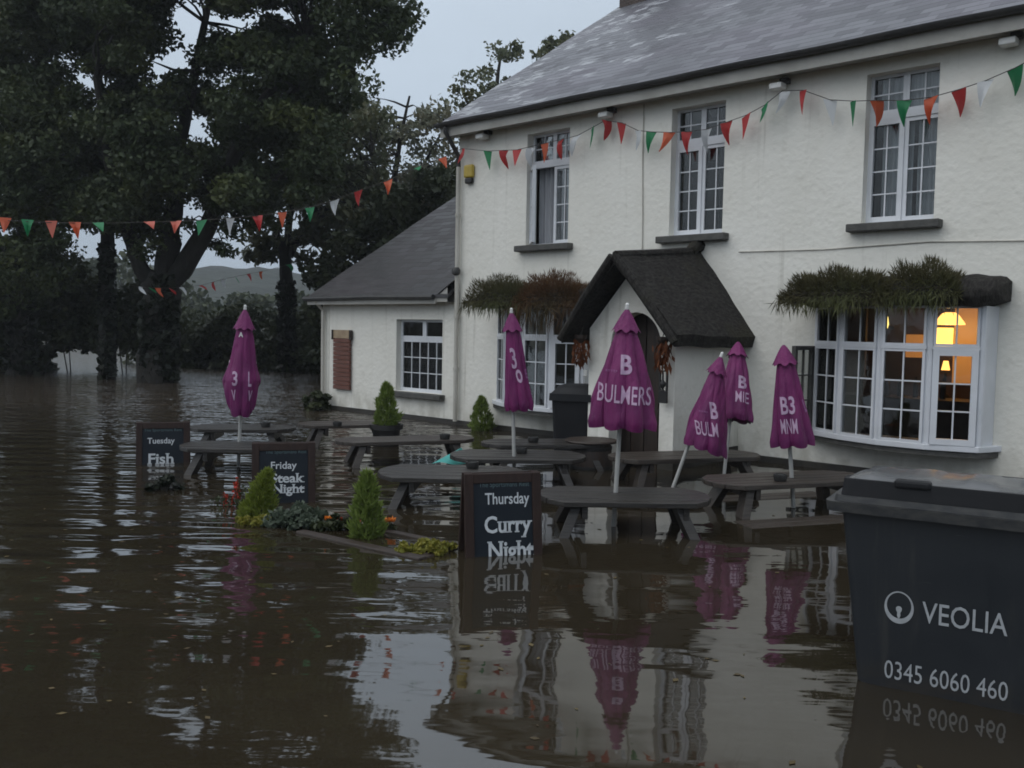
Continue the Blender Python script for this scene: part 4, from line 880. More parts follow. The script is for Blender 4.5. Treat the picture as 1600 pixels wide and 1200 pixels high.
parasol('largest purple parasol, wide and upright before the porch arch', b, tp, FAT, 0.49, 8, 0.15, 0.25, [('B', 0.085, 0.145, 0.01, 0.98, 0.03, 'print', 0, 0), ('BULMERS', 0.40, 0.135, 0.0, 0.76, 0.006, 'print', 0, -0.04), ('ESTD', 0.085, 0.016, -0.10, 0.93, 0.01, 'print_dim', 0, 0)], sag=(0.03, 0))
b, tp = pole_pts(1066, 722, 1128, 553)
parasol('purple parasol leaning hard to the right before the porch side wall', b, tp, [(0, 0.20), (0.06, 0.205), (0.3, 0.175), (0.6, 0.115), (0.85, 0.06), (1, 0.03)], 0.17, 8, 0.16, 0.2, [('B', 0.075, 0.145, 0.0, 0.56, 0.03, 'print', 0.15, 0.25), ('BULM', 0.20, 0.12, -0.045, 0.38, 0.006, 'print', 0.15, 0.22), ('ESTD', 0.07, 0.014, -0.085, 0.52, 0.01, 'print_dim', 0.1, 0.2)], sag=(0.17, 0))
b, tp = pole_pts(1134, 716, 1154, 530, 0.285, 0.25)
parasol('shaded purple parasol under the porch eave behind the leaning one', b, tp, [(0, 0.165), (0.06, 0.175), (0.3, 0.15), (0.6, 0.11), (0.85, 0.065), (1, 0.03)], 0.37, 8, 0.15, 0.6, [('B', 0.08, 0.13, 0.06, 0.75, 0.03, 'print', 0, 0), ('MIE', 0.13, 0.11, 0.06, 0.60, 0.006, 'print', 0, 0)], finial=False, sag=(0.05, 0))
b, tp = pole_pts(1237, 746, 1224, 534)
parasol('slim purple parasol standing left of the lit bow window', b, tp, [(0, 0.165), (0.06, 0.17), (0.3, 0.145), (0.6, 0.10), (0.85, 0.065), (1, 0.03)], 0.27, 7, 0.16, 0.1, [('B3', 0.115, 0.15, -0.01, 0.635, 0.02, 'print', 0, 0), ('MNM', 0.135, 0.125, -0.015, 0.46, 0.006, 'print', 0, 0), ('L', 0.04, 0.11, 0.115, 0.62, 0.02, 'print_dim', 0.3, 0.2)], finial=False, sag=(0.03, 0))
b, tp = pole_pts(803, 713, 799, 484)
parasol('narrow purple parasol in front of the left bow window', b, tp, [(0, 0.12), (0.06, 0.135), (0.3, 0.112), (0.6, 0.085), (0.85, 0.062), (1, 0.03)], 0.44, 7, 0.16, 0.4, [('3', 0.05, 0.20, -0.01, 0.95, 0.02, 'print', 0, 0.08), ('O', 0.06, 0.13, 0.03, 0.78, 0.05, 'print', 0, 0.15), ('E', 0.03, 0.09, 0.08, 0.80, 0.02, 'print_dim', 0.4, 0.1)], sag=(0.06, 0))
b, tp = pole_pts(374, 690, 383, 479)
parasol('far left purple parasol alone against the dark trees', b, tp, [(0, 0.155), (0.06, 0.165), (0.22, 0.175), (0.34, 0.18), (0.45, 0.145), (0.75, 0.09), (0.88, 0.06), (1, 0.03)], 0.27, 8, 0.12, 0.35, [('E', 0.05, 0.15, 0.105, 0.90, 0.03, 'white', 0.9, -0.1), ('F', 0.05, 0.13, -0.11, 0.83, 0.03, 'white', -0.9, 0.2), ('3', 0.055, 0.15, -0.055, 0.67, 0.02, 'print', -0.1, 0.05), ('V', 0.045, 0.11, -0.06, 0.50, 0.03, 'print', -0.1, 0.1), ('L', 0.035, 0.15, 0.06, 0.67, 0.02, 'print', 0.1, 0), ('V', 0.045, 0.11, 0.065, 0.50, 0.03, 'print', 0.1, -0.1), ('A', 0.045, 0.05, -0.03, 1.12, 0.03, 'white', 0, 0)], wing=1.0)

# ------------------------------------------------------------------ bins
bd = np.array([0.86, -0.51]); bd /= np.linalg.norm(bd); bl = W(1340, 1065)
BROT = math.atan2(bd[1], bd[0]); big = thing('waste_bin', 'huge charcoal four wheeled waste bin with grey lid at the right edge', 'bin', (bl[0], bl[1], 0), BROT)
def rbox(m, x0, x1, y0, y1, z0, X0, X1, Y0, Y1, z1, r=0.07, n=6, rows=1, mi=0):
    def ring(a, b, c, d, z):
        p = []
        for cx, cy, s0 in ((b - r, c + r, -90), (b - r, d - r, 0), (a + r, d - r, 90), (a + r, c + r, 180)):
            for i in range(n + 1): an = math.radians(s0 + 90 * i / n); p.append((cx + r * math.cos(an), cy + r * math.sin(an), z))
        return p
    R = []
    for k in range(rows + 1):
        f = k / rows; R.append(ring(x0 + (X0 - x0) * f, x1 + (X1 - x1) * f, y0 + (Y0 - y0) * f, y1 + (Y1 - y1) * f, z0 + (z1 - z0) * f))
    N = len(R[0]); v = [p for q in R for p in q]; f = [(k * N + i, k * N + (i + 1) % N, (k + 1) * N + (i + 1) % N, (k + 1) * N + i) for k in range(rows) for i in range(N)]
    f += [tuple(range(N - 1, -1, -1)), tuple(range(rows * N, rows * N + N))]; m.add(v, f, mi)
m = MB(); rbox(m, 0.03, 1.25, 0.03, 0.92, -0.36, -0.095, 1.375, -0.055, 1.0, 0.80, 0.05)
body = m.build('body', M['bin'], big, smooth=True)
m = MB(); rbox(m, -0.155, 1.435, -0.10, 1.05, 0.80, -0.16, 1.44, -0.105, 1.055, 0.845, 0.05); rbox(m, -0.125, 1.405, -0.09, 1.03, 0.846, -0.12, 1.40, -0.085, 1.02, 0.875, 0.05)
m.build('rim', M['bin_dirt'], big, smooth=True)
m = MB(); rbox(m, -0.095, 1.375, -0.085, 0.05, 0.876, -0.085, 1.365, -0.078, 0.04, 0.952, 0.03)
lid = m.build('lid', M['bin2'], big, smooth=True)
def dome(a, b):
    x = -0.07 + 1.42 * a; y = -0.06 + 0.95 * b; e = min(1, min(a, 1 - a) / 0.09) ** 0.5 if min(a, 1 - a) > 0 else 0; g_ = min(1, min(b, 1 - b) / 0.12) ** 0.6 if min(b, 1 - b) > 0 else 0
    rib = 0.008 * (1 if (a * 6) % 1 < 0.5 else 0) * g_ * e
    return (x, y, 0.951 + (0.014 + 0.012 * math.sin(math.pi * b)) * e * g_ - 0.115 * b * b + rib + 0.004 * math.sin(a * 23) * math.sin(b * 11))
m = MB(); m.grid(dome, 70, 26)
for a_ in (0, 1):
    for j in range(26):
        p, q = dome(a_, j / 26), dome(a_, (j + 1) / 26); m.add([p, q, (q[0], q[1], min(q[2] - 0.01, 0.872)), (p[0], p[1], min(p[2] - 0.01, 0.872))], [(0, 1, 2, 3)])
m.add([dome(0, 1), dome(1, 1), (1.35, 0.89, 0.83), (-0.07, 0.89, 0.83)], [(0, 1, 2, 3)])
m.build('lid_top', M['lid'], lid, smooth=True)
for x in (0.13, 0.66, 1.16): m = MB(); m.box(x, x + 0.15, -0.092, -0.03, 0.93, 0.968); m.build('lid_handle', M['bin2'], lid, bevel=0.012)
for sx, sy in ((0.15, 0.15), (1.12, 0.15), (0.15, 0.8), (1.12, 0.8)):
    m = MB(); m.tube([(sx - 0.025, sy, -0.39), (sx + 0.025, sy, -0.39)], 0.06, 14); m.build('wheel', M['iron'], big, smooth=True)
m = MB(); m.tube([(-0.12, 0.45, 0.62), (-0.075, 0.45, 0.62)], 0.025, 10); m.build('trunnion', M['bin_dirt'], big, smooth=True)
def bin_face(px, py):   # pixel -> (along, height) on the bin front; the front leans out slightly with height
    n = np.array([bd[1], -bd[0], 0.0]); d = ray(px, py); p = None; off = 0.0
    for _ in range(4):
        o = np.array([bl[0], bl[1], 0]) + n * off; t_ = ((o - EYEP) @ n) / (d @ n); p = EYEP + t_ * d; off = -yface(p[2])
    q = p - np.array([bl[0], bl[1], 0]); return float(q[:2] @ bd), float(p[2])
def yface(z): f = (z + 0.36) / 1.16; return 0.03 + (-0.055 - 0.03) * f
def on_bin(v, f, x0, z0, name='lettering'):
    m = MB(); m.add([(x + x0, yface(z + z0) - 0.004, z + z0) for x, z in v], f); return m.build(name, M['binprint'], body)
a, b = bin_face(1441, 955), bin_face(1575, 975); v, f = lettering('VEOLIA', b[0] - a[0], 0.098, 0.004); on_bin(v, f, (a[0] + b[0]) / 2, (a[1] + b[1]) / 2 - 0.004)
a2, b2 = bin_face(1382, 1045), bin_face(1575, 1080); v, f = lettering('0345 6060 460', b2[0] - a2[0], 0.086, 0.0); on_bin(v, f, (a2[0] + b2[0]) / 2, (a2[1] + b2[1]) / 2)
c0, c1 = bin_face(1382, 948), bin_face(1428, 950); rr = (c1[0] - c0[0]) / 2; vv = []; ff = []; N_ = 48
for i in range(N_):
    an = 2 * math.pi * i / N_; R1 = rr * 1.0; vv.append((R1 * math.cos(an), 1.22 * R1 * math.sin(an))); vv.append((R1 * 0.83 * math.cos(an), 1.22 * (R1 * 0.80 * math.sin(an) + rr * 0.12)))
for i in range(N_): j = (i + 1) % N_; ff.append((2 * i, 2 * j, 2 * j + 1, 2 * i + 1))
b_ = len(vv); prof_ = [(0.05, -0.66), (0.12, -0.5), (0.10, -0.32), (0.19, -0.18), (0.21, -0.04), (0.12, 0.06), (0, 0.09), (-0.12, 0.06), (-0.21, -0.04), (-0.19, -0.18), (-0.10, -0.32), (-0.12, -0.5), (-0.05, -0.66)]
vv += [(x * rr, 1.22 * (z * rr)) for x, z in prof_]; ff.append(tuple(range(b_, b_ + len(prof_)))); on_bin(vv, ff, (c0[0] + c1[0]) / 2, (c0[1] + c1[1]) / 2, 'ring_emblem')

t = house_thing('wheelie_bin', 'black wheelie bin with closed lid left of the porch', 'bin', 3.60, 1.33, 0.07, None); t.rotation_euler[2] = HROT + 0.45
m = MB(); rbox(m, -0.22, 0.22, -0.25, 0.25, -0.25, -0.26, 0.26, -0.31, 0.31, 0.64, 0.05); m.build('body', M['bin2'], t, smooth=True)
m = MB(); rbox(m, -0.29, 0.29, -0.34, 0.33, 0.64, -0.285, 0.285, -0.335, 0.325, 0.73, 0.04); rbox(m, -0.275, 0.275, -0.32, 0.32, 0.731, -0.19, 0.19, -0.2, 0.30, 0.83, 0.06, rows=2); lid2 = m.build('lid', M['bin2'], t, smooth=True)
m = MB(); m.tube([(-0.22, 0.34, 0.75), (0.22, 0.34, 0.75)], 0.018, 8); m.build('handle', M['bin2'], t, smooth=True)
for sx in (-1, 1): m = MB(); m.tube([(sx * 0.24 - 0.02, 0.26, -0.2), (sx * 0.24 + 0.02, 0.26, -0.2)], 0.1, 14); m.build('wheel', M['iron'], t, smooth=True)

# ------------------------------------------------------------------ planters, bed, plants
p = W(600, 699)
t = thing('plant_pot', 'round black pot holding the conifer by the extension', 'pot', (p[0], p[1] + 0.2, 0)); m = MB(); m.lathe([(0.145, -0.35), (0.185, 0.2), (0.20, 0.22), (0.225, 0.225), (0.225, 0.29), (0.20, 0.29), (0.19, 0.25)], 20); m.build('tub', M['pot'], t, smooth=True)
m = MB(); m.lathe([(0.188, 0.25), (0.1, 0.262)], 16); m.build('soil', M['soil'], t)
conifer('potted_conifer', 'bushy conifer growing in the black pot by the extension', (p[0], p[1] + 0.2, 0.25), 0.56, 0.165, 2600, 'leaf_conifer2')
p = W(752, 672); conifer('dwarf_conifer', 'small conifer by the white wall left of the left bow window', (p[0], p[1], -0.02), 0.52, 0.185, 2400, 'leaf_conifer2')
p = W(398, 806); conifer('dwarf_conifer', 'yellow green conifer leaning right in front of the Friday board', (p[0], p[1], -0.03), 0.40, 0.145, 3200, 'leaf_conifer', lean=(0.11, 0))
p = W(573, 838); conifer('dwarf_conifer', 'upright conifer among orange marigolds in the flower bed', (p[0], p[1], -0.03), 0.50, 0.125, 2600, 'leaf_conifer2')
shrub('corner_shrub', 'dark shrub at the far corner of the extension', W(492, 640), (0.28, 0.28, 0.42), 900, 0.05, 'leaf_hedge')
shrub('water_plant', 'dark drowned plant below the Tuesday board', W(256, 766), (0.18, 0.14, 0.16), 420, 0.03, 'ivy', cat='plant')
B_, C_ = W(470, 832)[:2], W(660, 874)[:2]; bdv = (C_ - B_) / np.linalg.norm(C_ - B_); bnv = np.array([-bdv[1], bdv[0]]); ba = math.atan2(bdv[1], bdv[0])
bed = thing('flower_bed', 'low timber edged flower bed just above the flood', 'flower bed', (B_[0], B_[1], 0), ba)
ln = float(np.linalg.norm(C_ - B_))
m = MB(); m.box(-0.02, ln, -0.04, 0.05, -0.42, 0.016); m.box(ln - 0.09, ln - 0.001, 0.051, 0.42, -0.42, 0.010); m.box(-0.015, ln - 0.1, 0.42, 0.5, -0.42, 0.012); m.build('timber_edging', M['oak'], bed, bevel=0.01)
m = MB(); m.grid(lambda a, b: (0.0 + (ln - 0.1) * a, 0.05 + 0.37 * b, -0.035 + 0.02 * math.sin(a * 13) * math.sin(b * 7)), 20, 8); m.build('soil', M['soil'], bed, smooth=True)
shrub('creeping_plant', 'yellow green creeping plant at the left end of the flower bed', W(400, 818), (0.22, 0.13, 0.06), 1800, 0.020, 'leaf_yellow', 'creeping plants of the flower bed', 'plant', stems=False)
shrub('grey_leaved_plant', 'grey green mounding plant in the middle of the flower bed', W(470, 820), (0.29, 0.20, 0.155), 2600, 0.026, 'leaf_grey', None, 'plant', stems=False)
shrub('grey_leaved_plant', 'darker leafy plant between the grey mound and the marigolds', W(525, 826), (0.20, 0.14, 0.10), 1300, 0.026, 'leaf_hedge', None, 'plant', stems=False)
shrub('creeping_plant', 'bright yellow creeping plant at the right end of the flower bed', W(663, 862), (0.24, 0.14, 0.075), 2200, 0.022, 'leaf_yellow', 'creeping plants of the flower bed', 'plant', stems=False)
def flower(label, px, py, n, mat, h, spread, group, tall=False):
    p = W(px, py); t = thing('flowering_plant', label, 'flower', (p[0], p[1], 0), 0, group); m = MB(); arr = []
    for i in range(n):
        x, y, z = rng.normal() * spread, rng.normal() * spread * 0.5, h * rng.uniform(0.7, 1.1); m.tube([(x * 0.4, y * 0.4, -0.1), (x, y, z)], 0.004, 5)
        if tall: P = np.stack([np.full(14, x) + rng.normal(size=14) * 0.008, np.full(14, y) + rng.normal(size=14) * 0.008, np.linspace(z - 0.11, z, 14)], 1); arr.append(leaf_arrays(P, rand_norm(14, 0), 0.016, 0.6))
        else:
            th = np.linspace(0, 2 * np.pi, 13)[:-1]; D = np.stack([np.cos(th), np.sin(th), 0.35 + 0.3 * (np.arange(12) % 2)], 1); D[:, 1] -= 0.35; arr.append(spray_arrays(np.tile([[x, y, z]], (12, 1)), D, 0.046, 0.018, 0.2))
    m.build('stems', M['leaf_hedge'], t); quads('petals', np.concatenate(arr), M[mat], t)
    k = 60; quads('leaves', leaf_arrays(np.stack([rng.normal(0, spread * 1.2, k), rng.normal(0, spread, k), rng.uniform(0, h * 0.7, k)], 1), rand_norm(k, 0.4), 0.022, 0.5), M['leaf_hedge'], t)
    return t
flower('single orange marigold, leftmost bloom in the flower bed', 512, 826, 1, 'petal_orange', 0.085, 0.01, 'flowers of the flower bed')
flower('red flowers beside the orange marigold in the bed', 528, 826, 3, 'petal_red', 0.10, 0.025, 'flowers of the flower bed', True)
flower('red orange flower against the foot of the upright conifer', 555, 832, 1, 'petal_red', 0.09, 0.010, 'flowers of the flower bed')
flower('orange marigold just right of the upright conifer', 600, 828, 1, 'petal_orange', 0.085, 0.01, 'flowers of the flower bed')
flower('orange marigold farthest right in the bed, beside its twin', 611, 829, 1, 'petal_orange', 0.075, 0.01, 'flowers of the flower bed')
flower('tall red spikes behind the leaning golden conifer', 378, 790, 4, 'petal_red', 0.24, 0.035, 'flowers of the flower bed', True)
flower('low red blooms at the water left of the golden conifer', 352, 790, 4, 'petal_red', 0.10, 0.06, 'flowers of the flower bed', True)
p = HP(4.40, 2.05, 0)
t = thing('barrel_planter', 'dark wooden barrel standing in the porch mouth', 'barrel', p); m = MB(); m.lathe([(0.20, -0.3), (0.245, -0.1), (0.25, 0.05), (0.235, 0.24), (0.215, 0.30), (0.19, 0.30), (0.185, 0.26)], 20); m.build('staves', M['oak'], t, smooth=True)
m = MB()
for z, r in ((0.22, 0.243), (-0.0, 0.254)): m.lathe([(r, z), (r + 0.003, z + 0.02), (r, z + 0.04)], 20)
m.build('hoop', M['iron'], t, smooth=True); m = MB(); m.lathe([(0.30, 0.301), (0.31, 0.315), (0.30, 0.33)], 20); m.build('barrel_top', M['oak'], t, smooth=True)
# teal cloth lying over the end of a table
p = W(700, 712, 0.24); t = thing('teal_cloth', 'teal cloth hanging off the end of a picnic table', 'cloth', (p[0], p[1], 0.0)); m = MB()
a0, a1, a2 = W(674, 725, 0.16) - np.array([p[0], p[1], 0]), W(728, 724, 0.16) - np.array([p[0], p[1], 0]), W(720, 700, 0.27) - np.array([p[0], p[1], 0])
a1b = a2 + np.array([0.03, 0.10, -0.01])
m.grid(lambda u, v: tuple((a0 * (1 - u) + a1 * u) * (1 - v) + (a2 * (1 - u * 0.4) + a1b * u * 0.4) * v * 1.0 + np.array([0, 0.02 * math.sin(u * 9 + v * 3), 0.015 * math.sin(u * 6) * (1 - v)])), 18, 12)
m.build('drape', M['teal'], t, smooth=True)

# ------------------------------------------------------------------ bunting
def bunting(label, path, flags, size=(0.15, 0.24), sun=1.0):
    p0 = path[0]; t = thing('bunting', label, 'bunting', p0, 0, 'strings of bunting'); P = [np.array(q) - np.array(p0) for q in path]
    m = MB(); m.tube(P, 0.005, 5); m.build('cord', M['string'], t)
    for pos, col, short in flags:
        q = np.array(pos) - np.array(p0); k = min(range(len(P) - 1), key=lambda i: np.linalg.norm((P[i] + P[i + 1]) / 2 - q)); d = P[k + 1] - P[k]; d /= np.linalg.norm(d)
        n = np.cross(d, [0, 0, 1]); n /= np.linalg.norm(n) + 1e-9; w, h = size; tilt = rng.normal(0, 0.22) + (short * 1.1); curl = rng.uniform(-0.06, 0.06); sk = rng.normal(0, 0.03); yaw = rng.normal(0, 0.30)
        dd = d * math.cos(yaw) + n * math.sin(yaw); dn = np.array([0, 0, -1]) * math.cos(tilt) + n * math.sin(tilt); m = MB(); R = 5; v = []; f = []
        for j in range(R + 1):
            a = j / R; hw = w / 2 * (1 - a) + 0.004
            for s_ in (-1, 0, 1): v.append(q + dd * (s_ * hw + sk * a) + dn * (h * a) + n * (curl * math.sin(a * 3.1) * (1.3 if s_ else -0.4)))
        for j in range(R):
            for s_ in range(2): f.append((j * 3 + s_, j * 3 + s_ + 1, j * 3 + s_ + 4, j * 3 + s_ + 3))
        m.add(v, f); m.build('pennant', M['flag_' + col], t, smooth=True)
    return t
def yA(px): return 12.4 + (14.85 - 12.4) * (px / 720)
apx = [(-160, 322), (-60, 337), (0, 344), (60, 347), (120, 348.5), (180, 348.5), (250, 346.5), (315, 344), (360, 341), (405, 337), (445, 331), (485, 324), (525, 312), (560, 298), (606, 282), (650, 262), (692, 246), (722, 232)]
AF = [(8, 340, 'orange', .2), (43, 343, 'green', .1), (80, 345, 'salmon', .1), (117, 347, 'orange', .2), (153, 347.5, 'green', .7), (233, 346, 'salmon', .8), (275, 345, 'salmon', .5), (315, 344, 'green', .5), (360, 341, 'white', .2), (402, 337, 'red', 0), (441, 331.5, 'orange', 0), (484, 324, 'green', .1), (523, 312.5, 'white', .1), (560, 298, 'red', 0), (606, 282, 'orange', .5), (650, 262, 'green', .9), (691, 246, 'orange', .5)]
bunting('long sagging bunting string from the pub corner across the dark trees', [AY(x, y, yA(x)) for x, y in apx], [(AY(x, y, yA(x)), c, s) for x, y, c, s in AF])
def fw(px, py, off=0.16): u, z = FA(px, py, off); return HP(u, off, z)
bpx = [(722, 232), (762, 236), (808, 234), (851, 224), (902, 212), (946, 188), (972, 192), (997, 204), (1018, 206), (1046, 207), (1073, 206), (1104, 202), (1135, 191), (1166, 180), (1195, 164), (1222, 142), (1255, 141), (1297, 156), (1333, 158), (1370, 157), (1413, 157), (1455, 152), (1498, 140), (1540, 126), (1586, 106), (1640, 78)]
BFL = [(724, 232, 'red'), (762, 236, 'green'), (787, 235, 'red'), (808, 234, 'red'), (830, 231, 'white'), (851, 224, 'orange'), (877, 219, 'red'), (902, 212, 'white'), (926, 199, 'green'), (948, 188, 'red'), (971, 192, 'red'), (997, 204, 'white'), (1018, 206, 'green'), (1046, 207, 'orange'), (1073, 206, 'red'), (1104, 202, 'white'), (1135, 191, 'red'), (1166, 180, 'red'), (1195, 164, 'green'), (1226, 143, 'white'), (1255, 141, 'red'), (1297, 156, 'white'), (1333, 158, 'green'), (1370, 157, 'orange'), (1413, 157, 'green'), (1455, 152, 'orange'), (1498, 140, 'red'), (1540, 126, 'white'), (1586, 106, 'green')]
bunting('bunting looped along the white pub front below the eaves', [fw(*q) for q in bpx], [(fw(x, y), c, 0) for x, y, c in BFL], (0.15, 0.285))
cpx = [(205, 446), (222, 449), (265, 450), (313, 446), (350, 436), (388, 428), (410, 424), (452, 413)]
def yC(px): return 20.5 + (27 - 20.5) * ((px - 205) / 247)
CFL = [(220, 448, 'white', .6), (232, 449, 'green', .8), (247, 450, 'orange', .5), (264, 450, 'red', .9), (283, 449, 'white', .6), (313, 446, 'red', .9), (333, 441, 'red', .5), (350, 436, 'white', .1), (368, 432, 'green', .6), (388, 428, 'red', .6), (408, 424, 'orange', .3), (450, 413, 'green', .7)]
bunting('short far bunting string between the tree trunks', [AY(x, y, yC(x)) for x, y in cpx], [(AY(x, y, yC(x)), c, s) for x, y, c, s in CFL], (0.17, 0.24))

# ------------------------------------------------------------------ trees
GAPS = [(288, 55, 38, 75), (238, 112, 14, 30), (272, 215, 14, 30), (318, 20, 25, 40), (395, 15, 16, 32), (262, 195, 8, 25), (305, 180, 10, 18)]
def nogap(px, py): return not any(((px - a) / c) ** 2 + ((py - b) / d) ** 2 < 1 for a, b, c, d in GAPS)
def right_edge(py): return float(np.interp(py, [-280, -200, 0, 40, 70, 100, 130, 170, 220, 280, 330], [500, 540, 630, 640, 625, 585, 570, 545, 545, 520, 470]))
def lower1(px): return float(np.interp(px, [150, 200, 260, 330, 380, 440, 520], [330, 330, 318, 305, 320, 320, 300]))
tree('oak_tree', 'huge dark tree with forked ivy clad trunk behind the far parasol', tuple(W(250, 598)),
     [[(247, 604, 24.4, 0.55), (249, 540, 24.4, 0.52), (252, 480, 24.4, 0.52), (256, 440, 24.4, 0.45)],
      [(240, 450, 24.4, 0.24), (216, 410, 24.2, 0.2), (196, 350, 24.0, 0.17), (170, 250, 23.6, 0.13), (150, 120, 23.2, 0.08)],
      [(256, 445, 24.4, 0.34), (266, 380, 24.4, 0.28), (272, 320, 24.5, 0.24), (282, 220, 24.6, 0.17), (305, 110, 24.8, 0.12), (335, -40, 25, 0.06)],
      [(266, 440, 24.4, 0.30), (300, 400, 24.3, 0.27), (330, 345, 24.0, 0.23), (352, 270, 23.7, 0.18), (400, 170, 23.4, 0.12), (480, 60, 23.0, 0.06)],
      [(340, 330, 23.9, 0.14), (420, 280, 23.6, 0.10), (500, 240, 23.2, 0.05)], [(352, 270, 23.7, 0.12), (430, 160, 23.2, 0.09), (560, 70, 23, 0.04)]],
     ((160, 660, -280, 345), lambda x, y: y < lower1(x) + rng.uniform(-14, 14) + rng.exponential(14) * (1 if 325 < x < 520 or 195 < x < 250 else 0.3) and x < right_edge(y) - rng.uniform(0, 25) and nogap(x, y)), 470, 24.2, 3.0, 'leaf_dark', 0.62, 390, 0.072,
     ivy=[(218, 278, 470, 596, 24.2, 2600), (236, 272, 430, 480, 24.2, 500)],
     extra=[(338, 378), (352, 392), (347, 352), (370, 340), (392, 348), (366, 366), (228, 372), (216, 398), (248, 352), (262, 372), (236, 390), (296, 352), (205, 360)])
tree('ash_tree', 'dark tree with a slim straight trunk left of the huge one', tuple(W(167, 594)),
     [[(167, 600, 25.4, 0.24), (168, 480, 25.4, 0.22), (168, 360, 25.4, 0.18), (160, 220, 25.4, 0.13), (150, 60, 25.4, 0.07)], [(168, 370, 25.4, 0.1), (120, 290, 25.2, 0.07), (70, 180, 25, 0.04)]],
     ((-10, 260, -280, 400), lambda x, y: y < np.interp(x, [0, 60, 110, 160, 200, 240], [400, 430, 345, 345, 385, 350]) + rng.uniform(-12, 12) and nogap(x, y)), 340, 25.4, 2.4, 'leaf_dark', 0.6, 358, 0.072, ivy=[(154, 180, 380, 592, 25.3, 900)])
tree('ash_tree', 'shadowy tree at the left edge of the picture', tuple(W(35, 592)),
     [[(32, 598, 26.5, 0.4), (36, 470, 26.5, 0.35), (44, 320, 26.5, 0.25), (30, 120, 26.5, 0.12)], [(36, 470, 26.5, 0.18), (-20, 330, 26.3, 0.1), (-90, 200, 26, 0.05)]],
     ((-260, 112, -280, 520), lambda x, y: y < np.interp(x, [-250, 0, 80, 112], [460, 520, 430, 400]) + rng.uniform(-15, 15)), 330, 26.5, 2.4, 'leaf_dark', 0.65, 358, 0.072, ivy=[(8, 58, 400, 590, 26.4, 1600)])
tree('alder_tree', 'thinner tree with a forked trunk between the huge tree and the extension', tuple(W(446, 577)),
     [[(446, 580, 30.5, 0.26), (447, 500, 30.5, 0.24), (448, 440, 30.5, 0.22), (446, 395, 30.5, 0.2)], [(444, 400, 30.5, 0.14), (430, 360, 30.4, 0.11), (405, 320, 30.2, 0.07)], [(448, 398, 30.5, 0.15), (452, 340, 30.5, 0.11), (462, 260, 30.5, 0.08), (480, 180, 30.5, 0.05)], [(452, 400, 30.5, 0.14), (478, 345, 30.4, 0.1), (520, 290, 30, 0.06), (580, 240, 30, 0.03)]],
     ((380, 600, 150, 420), lambda x, y: ((y < 330 or (x > 470 and y < 400)) and rng.uniform() < 0.8) or (y < 400 and rng.uniform() < 0.22)), 150, 30.5, 1.8, 'leaf_mid', 0.6, 60, 0.12, ivy=[(433, 462, 440, 578, 30.4, 800)], twigs=0.8,
     extra=[(398, 372), (412, 392), (404, 352), (425, 372), (420, 402), (388, 398), (470, 372), (488, 352), (500, 380), (476, 402)])
tree('birch_tree', 'pale sparse tree behind the extension roof', tuple(W(600, 570)),
     [[(600, 575, 34, 0.2), (605, 420, 34, 0.17), (610, 320, 34, 0.13), (625, 220, 34, 0.08), (640, 150, 34, 0.04)], [(606, 400, 34, 0.1), (560, 300, 34, 0.07), (530, 230, 34, 0.04)], [(608, 340, 34, 0.09), (660, 260, 34, 0.06), (700, 190, 34, 0.03)]],
     ((500, 720, 150, 360), lambda x, y: y > np.interp(x, [500, 560, 600, 640, 660, 690, 720], [190, 140, 165, 175, 155, 165, 230]) + rng.uniform(-8, 22)), 150, 34, 1.6, 'leaf_pale', 0.6, 60, 0.10, twigs=0.9)
tree('holly_tree', 'dense dark evergreen rising behind the extension roof', tuple(W(620, 575)),
     [[(620, 585, 27.5, 0.2), (622, 450, 27.5, 0.16), (640, 330, 27.5, 0.06)]],
     ((490, 720, 255, 560), lambda x, y: y > np.interp(x, [490, 520, 570, 620, 660, 720], [430, 370, 325, 290, 265, 250]) + rng.uniform(-8, 20)), 260, 27.5, 1.3, 'leaf_hedge', 0.5, 95, 0.11, twigs=0.1)
tree('lime_tree', 'round headed tree showing above the slate roof slope', tuple(W(780, 575)),
     [[(770, 580, 36, 0.25), (772, 300, 36, 0.18), (770, 180, 36, 0.12), (782, 90, 36, 0.05)], [(772, 240, 36, 0.1), (725, 150, 36, 0.05)], [(771, 200, 36, 0.1), (810, 120, 36, 0.04)]],
     ((695, 850, 55, 320), lambda x, y: y > np.interp(x, [695, 715, 740, 765, 785, 810, 830, 850], [150, 112, 95, 62, 55, 68, 95, 120]) + rng.uniform(-4, 14) and rng.uniform() < 0.7), 85, 36, 1.6, 'leaf_mid', 0.55, 52, 0.115, twigs=0.9)
tree('lime_tree', 'treetop just peeping over the roof near the chimney', tuple(W(875, 570)),
     [[(875, 575, 38, 0.25), (876, 250, 38, 0.15), (872, 70, 38, 0.05)]], ((842, 915, 48, 250), lambda x, y: y > np.interp(x, [842, 870, 915], [75, 52, 50]) + rng.uniform(-4, 12)), 50, 38, 1.2, 'leaf_mid', 0.55, 60, 0.125, twigs=0.6)
HED = [(-60, 27.8, 2.3, 3.6), (12, 28.5, 1.3, 3.8), (112, 28.2, 1.6, 2.9), (196, 28.0, 1.5, 2.6), (300, 35, 2.4, 2.6), (355, 32.5, 1.9, 2.3), (405, 33.5, 2.0, 2.6), (478, 32, 2.0, 2.5), (545, 31, 2.0, 2.9)]
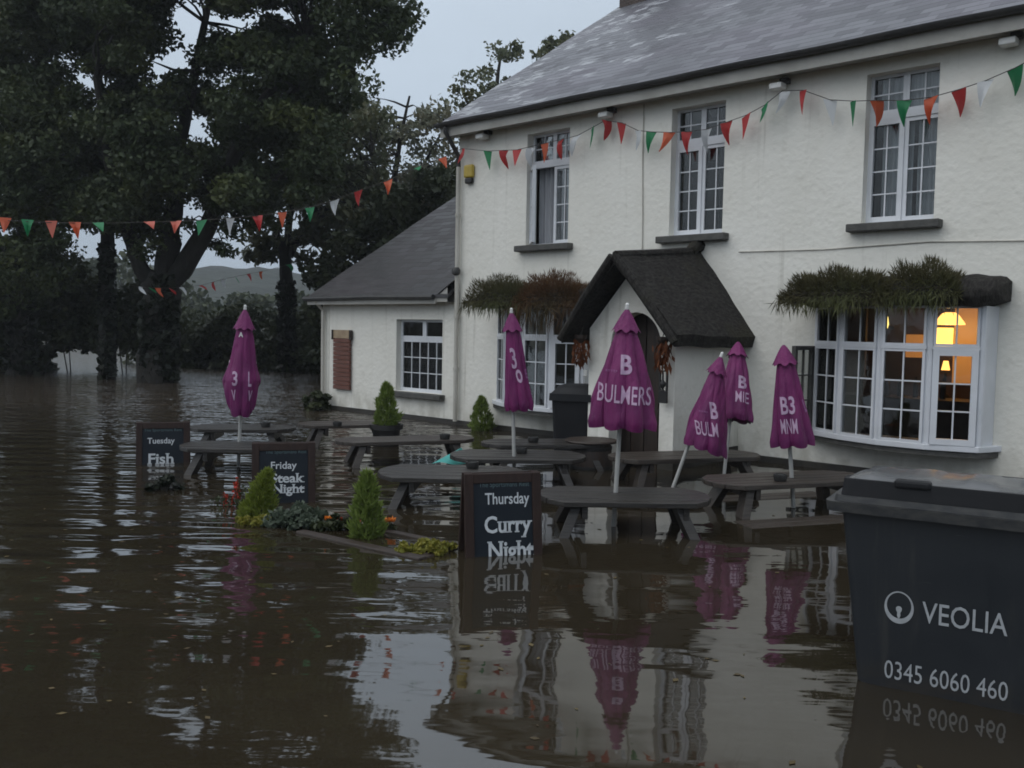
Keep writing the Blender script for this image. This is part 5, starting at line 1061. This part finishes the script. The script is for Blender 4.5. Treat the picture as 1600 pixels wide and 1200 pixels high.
HL = ['bank shrub at the left edge below the shadowy tree', 'rounded bank shrub behind the left edge tree', 'lighter green shrub overhanging the water left of the slim trunk', 'shrub overhanging the water between the slim and ivy clad trunks', 'bank shrub right behind the ivy clad trunk', 'low bank shrub left behind the far parasol', 'bank shrub right behind the far parasol', 'bank shrub between the thin forked tree and the extension', 'bank shrub against the extension end']
for (px, Y, r, h), lab in zip(HED, HL):
    q = AY(px, 500, Y); shrub('bank_shrub', lab, (q[0], q[1], 0.78 if px in (112, 196) else -0.1), (r, r * 0.75, h * 0.92), 7000, 0.10, 'leaf_hedge', 'shrubs along the flooded bank', nc=70)
# far hedge line, one mass
n = 30000; P = np.stack([rng.uniform(-95, 55, n), 76 + rng.normal(0, 1.6, n), np.zeros(n)], 1); P[:, 2] = rng.uniform(0, 1, n) ** 0.8 * (np.interp(800 + 1420 * P[:, 0] / 76, [-300, 120, 215, 280, 340, 480], [7.5, 6.6, 6.0, 5.0, 3.4, 3.4]) + 0.5 * np.sin(P[:, 0] * 0.55) + 0.35 * np.sin(P[:, 0] * 1.3)) + 0.4
struct(quads('far_hedge', leaf_arrays(P, rand_norm(n, 0.4), 0.28, 0.7), M['leaf_hedge']), 'stuff')

# ------------------------------------------------------------------ damp air
m = MB(); m.box(-690, 690, -210, 650, -2.5, 36)
hz = NT('damp_air'); hz.t.nodes.remove(hz.p); pv = hz.n('ShaderNodeVolumePrincipled'); pv.inputs['Density'].default_value = 0.00085
pv.inputs['Color'].default_value = (0.86, 0.92, 1.0, 1); pv.inputs['Anisotropy'].default_value = 0.2; hz.l(pv.outputs[0], hz.o.inputs['Volume'])
struct(m.build('haze', hz.m), 'stuff')

# wet litter drifting on the flood
n = 260; y = rng.uniform(2.2, 13, n); x = rng.uniform(-0.75, 0.5, n) * y; P = np.stack([x, y, np.full(n, 0.003)], 1)
struct(quads('floating_leaves', leaf_arrays(P, np.tile([[0, 0, 1.0]], (n, 1)) + rng.normal(size=(n, 3)) * 0.04, 0.017, 0.55, 0.6), m_leaf('sodden_leaves', (0.05, 0.035, 0.015), (0.12, 0.09, 0.035), None, 0.5, 0.0)), 'stuff')
